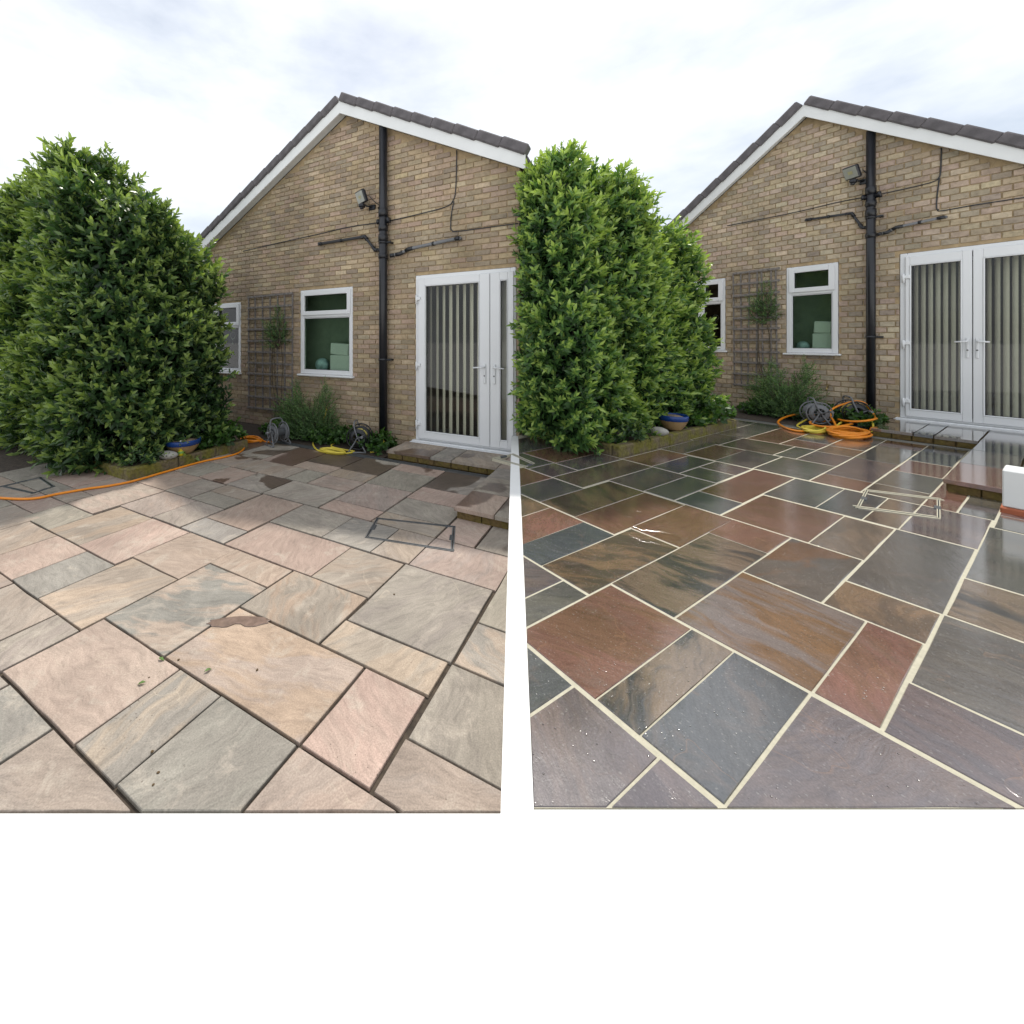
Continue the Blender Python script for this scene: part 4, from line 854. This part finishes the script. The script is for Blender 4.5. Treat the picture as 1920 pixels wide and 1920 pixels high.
# ------------------------------------------------------------------ recessed inspection covers
def cover(P, cs, label, wd, rim='galv'):
    cs = [Vector((*c, 0)) for c in cs]; ctr = sum(cs, Vector())/4; t = P.thing('inspection_cover', label, 'cover', ctr.x, ctr.y, 0)
    for i in range(4):
        p, q = cs[i]-ctr, cs[(i+1) % 4]-ctr; d = (q-p).normalized(); nrm = Vector((-d.y, d.x, 0)); nrm = nrm if nrm.dot(-p) > 0 else -nrm
        wd_ = wd*(1 if P is PL else (2.2 if abs(d.x) > abs(d.y)*.5 else .7))
        for k, (o0, o1, zz, mt) in enumerate(((0, .3, .0035, rim), (.35, .65, .002, 'black'), (.7, 1.0, .0035, rim))):
            m = MB(); poly = [p+nrm*wd_*o0, q+nrm*wd_*o0, q+nrm*wd_*o1, p+nrm*wd_*o1]; 
            if area([(v.x, v.y) for v in poly]) < 0: poly = poly[::-1]
            m.prism([(v.x, v.y) for v in poly], -.02, zz); obj('frame_strip' if k != 1 else 'frame_gap', m, M[mt], t)
    for i in (0, 2):
        mid = (cs[i]+cs[(i+1) % 4])/2-ctr; d = (cs[(i+1) % 4]-cs[i]).normalized(); m = MB(); sc = mid*(1-.06*1.2); ang = math.atan2(d.y, d.x)
        m.box(-.035, .035, -.014, .014, -.01, .006, Matrix.Translation(sc) @ Matrix.Rotation(ang, 4, 'Z'), bev=.003); obj('lifting_eye', m, M['dgrey'], t)
cover(PL, [(-1.645, 2.285), (-1.752, 2.589), (-1.167, 2.747), (-1.037, 2.41)], 'recessed metal inspection cover frame near the landing of the dry patio', .022)
cover(PR, [(-.731, 3.717), (-.786, 4.236), (-.482, 4.42), (-.424, 3.906)], 'recessed metal inspection cover frame near the landing of the wet patio', .02, 'grout')
cover(PL, [(-5.2, 1.45), (-5.2, 1.75), (-4.74, 1.70), (-4.69, 1.52)], 'recessed metal inspection cover frame by the hedge front of the dry patio', .025)
cover(PR, [(-2.75, 2.50), (-2.75, 2.78), (-2.44, 2.72), (-2.40, 2.56)], 'recessed metal inspection cover frame by the hedge front of the wet patio', .018, 'grout')

# ------------------------------------------------------------------ hose reels and hoses
def reel(P, name, label, u, a, rz, r, wd, flange, hose=None, k=1.0):
    t = P.thing(name, label, 'hose reel', u, a, 0, rz); zc = r*1.18; ax = Matrix.Translation((0, 0, zc)) @ Matrix.Rotation(R_(90), 4, 'X')
    for sy in (-1, 1):
        m = MB(); mt = Matrix.Translation((0, sy*wd/2, 0)) @ ax; m.torus(mt, r*.95, r*.055, 32, 8); m.torus(mt, r*.74, r*.03, 28, 6); m.torus(mt, r*.45, r*.05, 24, 6)
        for q in range(8):
            c, sn = math.cos(q*math.pi/4+.2), math.sin(q*math.pi/4+.2); m.tube([mt @ Vector((c*r*.12, sn*r*.12, 0)), mt @ Vector((c*r*.93, sn*r*.93, 0))], r*.038, 6)
        m.lathe([(r*.42, -.004), (r*.74, -.004), (r*.74, .004), (r*.42, .004)], 28, mt); m.lathe([(.001, .012), (r*.2, .012), (r*.22, -.012), (.001, -.012)], 16, mt); obj('flange', m, M[flange], t)
    m = MB(); m.lathe([(r*.40, -wd/2+.006), (r*.40, wd/2-.006)], 24, ax); obj('drum', m, M['dgrey'], t)
    if hose:
        m = MB(); g = random.Random(9); n = int((wd-.02)/.016); rr = r*.46
        for ly in range(2):
            for i in range(n-ly): m.torus(Matrix.Translation((g.gauss(0, .003), -wd/2+.016+i*.0165+ly*.008, 0)) @ ax @ Matrix.Rotation(g.gauss(0, .03), 4, 'X'), rr+ly*.014+g.gauss(0, .002), .0085, 28, 6)
        obj('wound_hose', m, M[hose], t)
    m = MB(); ft = r*1.0
    for sy in (-1, 1):
        y = sy*(wd/2+.02); m.tube(catmull([(-r*.75, y*1.25, .008), (-r*.30, y*1.05, zc*.62), (0, y, zc), (r*.30, y*1.05, zc*.62), (r*.75, y*1.25, .008)], 5), .0085, 8)
        m.tube([(r*.75, y*1.25, .008), (-r*.75, y*1.25, .008)], .0085, 8)
    obj('stand', m, M['grey'], t)
    m = MB(); m.tube(catmull([(0, -wd/2-.02, zc), (-.04, -wd/2-.012, zc+r*.8), (-.05, -wd/2+.02, zc+r*1.28), (-.05, wd/2-.02, zc+r*1.28), (-.04, wd/2+.012, zc+r*.8), (0, wd/2+.02, zc)], 6), .009, 8); obj('carry_handle', m, M['grey'], t)
    m = MB(); m.tube([(0, -wd/2-.012, zc), (0, -wd/2-.045, zc), (r*.5, -wd/2-.05, zc+r*.25), (r*.5, -wd/2-.12, zc+r*.25)], .009, 8); m.tube([(r*.5, -wd/2-.06, zc+r*.25), (r*.5, -wd/2-.13, zc+r*.25)], .014, 8); obj('crank', m, M['grey'], t)
    return t
reel(PL, 'hose_reel', 'grey hose reel, empty, standing near the bed of the dry patio', -4.12, 3.80, R_(-12), .135, .16, 'grey')
reel(PL, 'hose_reel', 'black hose reel wound with faded yellow hose near the pipe of the dry patio', -3.03, 4.10, R_(24), .145, .19, 'black', 'straw')
reel(PR, 'hose_reel', 'grey hose reel, empty, lying among orange hose on the wet patio', -1.72, 6.98, R_(38), .135, .15, 'grey')
reel(PR, 'hose_reel', 'black hose reel wound with faded yellow hose near the pipe of the wet patio', -1.47, 7.32, R_(38), .145, .17, 'black', 'straw')
def hose(P, label, pts, r, mat, loops=()):
    u0, a0 = pts[0][0], pts[0][1]; t = P.thing('garden_hose', label, 'hose', u0, a0, 0)
    m = MB(); m.tube(catmull([(p[0]-u0, p[1]-a0, (p[2] if len(p) > 2 else 0)+r) for p in pts], 7), r, 8); obj('hose', m, M[mat], t)
    g = random.Random(4)
    for (cu, ca, ru, ra, n, zz) in loops:
        m = MB(); p = []
        for i in range(n*16+1):
            th = i*2*math.pi/16; f = 1+.10*math.sin(th*.37+cu)+.05*math.sin(th*1.3); p.append((cu-u0+ru*f*math.cos(th)+.012*math.sin(th*.21), ca-a0+ra*f*math.sin(th), r+zz*i/(n*16)+.006*math.sin(th*2.3)+.004))
        m.tube(p, r, 8); obj('coil', m, M[mat], t)
    return t
hose(PL, 'orange hose stretched along the bed and across the dry patio', [(-5.0, 1.25), (-4.541, 1.44), (-4.454, 1.626), (-4.375, 1.806), (-4.29, 1.941), (-4.235, 2.118), (-4.245, 2.39), (-4.25, 2.809), (-4.19, 3.076), (-4.20, 3.255), (-4.33, 3.445), (-4.55, 3.62), (-4.72, 3.70), (-4.78, 3.78), (-4.6, 3.86), (-4.35, 3.80), (-4.2, 3.78, .02)], .011, 'orange', [(-4.58, 3.74, .17, .10, 3, .03)])
hose(PL, 'yellow hose looped on the stones beside the black reel of the dry patio', [(-3.905, 4.50, .38), (-3.89, 4.42, .2), (-3.78, 4.36, .02), (-3.84, 4.197), (-3.69, 3.99), (-3.42, 3.80), (-3.125, 3.80), (-3.02, 3.98), (-3.19, 3.99), (-3.43, 4.04), (-3.50, 4.25), (-3.3, 4.34, .05), (-3.05, 4.2, .14)], .010, 'yellow', [(-3.24, 3.84, .17, .07, 3, .02)])
hose(PL, 'short yellow hose end curling by the pipe foot of the dry patio', [(-2.98, 4.32, .03), (-2.90, 4.36, .10), (-2.80, 4.30, .07), (-2.77, 4.18, .0), (-2.83, 4.05)], .010, 'yellow')
hose(PR, 'orange hose thrown in big loops over the reels of the wet patio', [(-1.72, 6.9, .12), (-1.86, 7.1, .10), (-2.0, 7.0, .05), (-2.02, 6.75), (-1.86, 6.40), (-1.70, 6.25), (-1.58, 6.45), (-1.50, 6.8), (-1.62, 7.1, .16), (-1.50, 7.3, .27), (-1.38, 7.35, .28), (-1.28, 7.3, .12), (-1.26, 7.0)], .012, 'orange', [(-1.34, 6.50, .14, .27, 6, .05), (-1.60, 6.95, .17, .35, 1, .05), (-1.42, 7.15, .15, .20, 1, .12)])
hose(PR, 'yellow hose coiled flat in front of the reels of the wet patio', [(-1.80, 7.0, .05), (-1.82, 6.7), (-1.72, 6.5), (-1.62, 6.42), (-1.56, 6.5), (-1.52, 6.7), (-1.5, 7.0, .06)], .010, 'yellow', [(-1.60, 6.47, .09, .20, 4, .03)])
hose(PR, 'short yellow hose end curling by the pipe foot of the wet patio', [(-1.38, 7.3, .03), (-1.32, 7.25, .10), (-1.26, 7.1, .07), (-1.24, 6.95, .0), (-1.30, 6.85)], .009, 'yellow')
# outside taps
for P, u in ((PL, -3.905), (PR, -1.80)):
    t = P.thing('garden_tap', f'small brass garden tap low on the wall of the {P.key} patio', 'tap', u, P.af, .42)
    m = MB(); m.tube([(0, -.008, 0), (0, -.06, 0), (0, -.085, -.012), (0, -.09, -.05)], .010, 8); obj('spout', m, M['brass'], t); m = MB(); m.tube([(0, -.055, .005), (0, -.055, .035)], .006, 6); m.box(-.03, .03, -.063, -.047, .035, .045, bev=.003); obj('handle', m, M['brass'], t)

# ------------------------------------------------------------------ white post beside the wet landing
t = PR.thing('post', 'short white post on a terracotta foot at the right of the wet landing', 'post', -.20, 4.50, 0)
m = MB(); m.box(-.045, .045, -.10, .10, .035, .26, bev=.006); obj('shaft', m, M['paint'], t); m = MB(); m.box(-.052, .052, -.115, .115, -.02, .034, bev=.008); obj('foot', m, M['terracotta'], t)

# ------------------------------------------------------------------ puddle and crumbs on the dry stones
g = random.Random(2); m = MB(); n = 34
vs = [((.145+.012*math.sin(2.2*q))*math.cos(2*math.pi*q/n), 0.04*(1-.75*math.exp(-(math.cos(2*math.pi*q/n)*5)**2)*(1 if q > n/2 else 0))*math.sin(2*math.pi*q/n)+.004*g.random(), 0) for q in range(n)]
m.add(vs+[(x*.96, y*.94, .0018) for x, y, z in vs], [tuple(range(n, 2*n))]+[(i, (i+1) % n, n+(i+1) % n, n+i) for i in range(n)])
o = obj('puddle', m, M['puddle']); PL.place(o, -1.68, 1.305, .0015, R_(31)); tag(o, 'small soapy wet patch at a joint of the dry paving', 'puddle')
for i, (u, a, kd) in enumerate([(-1.704,1.027,0),(-1.544,1.035,1),(-1.369,1.151,0),(-1.699,.894,1),(-1.718,.916,0),(-1.781,.988,1),(-1.398,.755,0),(-1.314,.727,0),(-1.291,.70,0),(-1.139,1.848,0)]):
    if kd:
        v, f = leaf(.03, .007, .4, .2); mb = MB(); mb.add([tuple(p) for p in v], f); v2 = [(x, y, z-.001) for x, y, z in v]; mb.add(v2, [q[::-1] for q in f]); o = obj('fallen_leaf', mb, M['dead']); PL.place(o, u, a, .008, i*1.3)
        tag(o, {1: 'torn green leaf scrap alone on the widest dry slab', 3: 'torn green leaf scrap near the edge of the big pink dry slab', 5: 'torn green leaf scrap right at the corner joint of the pink dry slab'}[i], 'leaf', 'leaf scraps on the dry paving')
    else:
        mb = MB(); mb.lathe([(.001, -1), (.8, -.6), (1, 0), (.7, .7), (.001, .9)], 7, smooth=False); k = g.uniform(.0028, .0055); mb.v = [(x*k*(1+.3*g.random()), y*k*(.8+.3*g.random()), z*k*.6) for x, y, z in mb.v]; o = obj('soil_crumb', mb, M['crumb']); PL.place(o, u, a, k*.5, i)
        tag(o, {0: 'brown soil crumb at the left corner of the widest dry slab', 2: 'brown soil crumb in the middle of the widest dry slab', 4: 'tiny brown soil crumb beside a leaf scrap on the pink dry slab', 6: 'brown soil crumb on the joint of the narrow dry slab', 7: 'brown soil crumb on the grey near slab, farther of two', 8: 'brown soil crumb on the grey near slab, nearer of two', 9: 'dark soil crumb alone on the grey slab before the dry landing'}[i], 'soil', 'soil crumbs on the dry paving')

# ------------------------------------------------------------------ repeats belong together
GROUPS = dict(house='brick houses beside the patios', laurel_hedge='laurel hedges beside the patios', planting_bed='kerbed beds under the hedges', soil_pipe='black soil pipes on the house walls', floodlight='floodlights on the house walls',
 cable='black cables on the house walls', trellis='trellises on the house walls', herb_bush='feathery bushes by the house walls', climbing_plant='climbers on the trellises', woody_climber='bare climbers on the trellises',
 ground_ivy='low leafy plants by the house walls', trailing_plant='trailing plants on the beds', bowl_planter='bowl planters on the beds', boulder='boulders on the kerbs', bird_ornament='bird ornaments on the beds', door_step='steps at the glass doors',
 drain_channel='drain channels by the steps', inspection_cover='inspection covers in the paving', hose_reel='hose reels by the walls', garden_hose='hoses lying on the patios', garden_tap='taps on the house walls', storage_box='boxes inside the windows',
 ball='balls inside the windows', window_shelf='shelves inside the windows', ring_ornament='ring ornaments in the windows')
for o in COL.objects:
    if o.parent is None and o.get('category') and not o.get('group'):
        gname = GROUPS.get(o.name.split('.')[0])
        if gname: o['group'] = gname
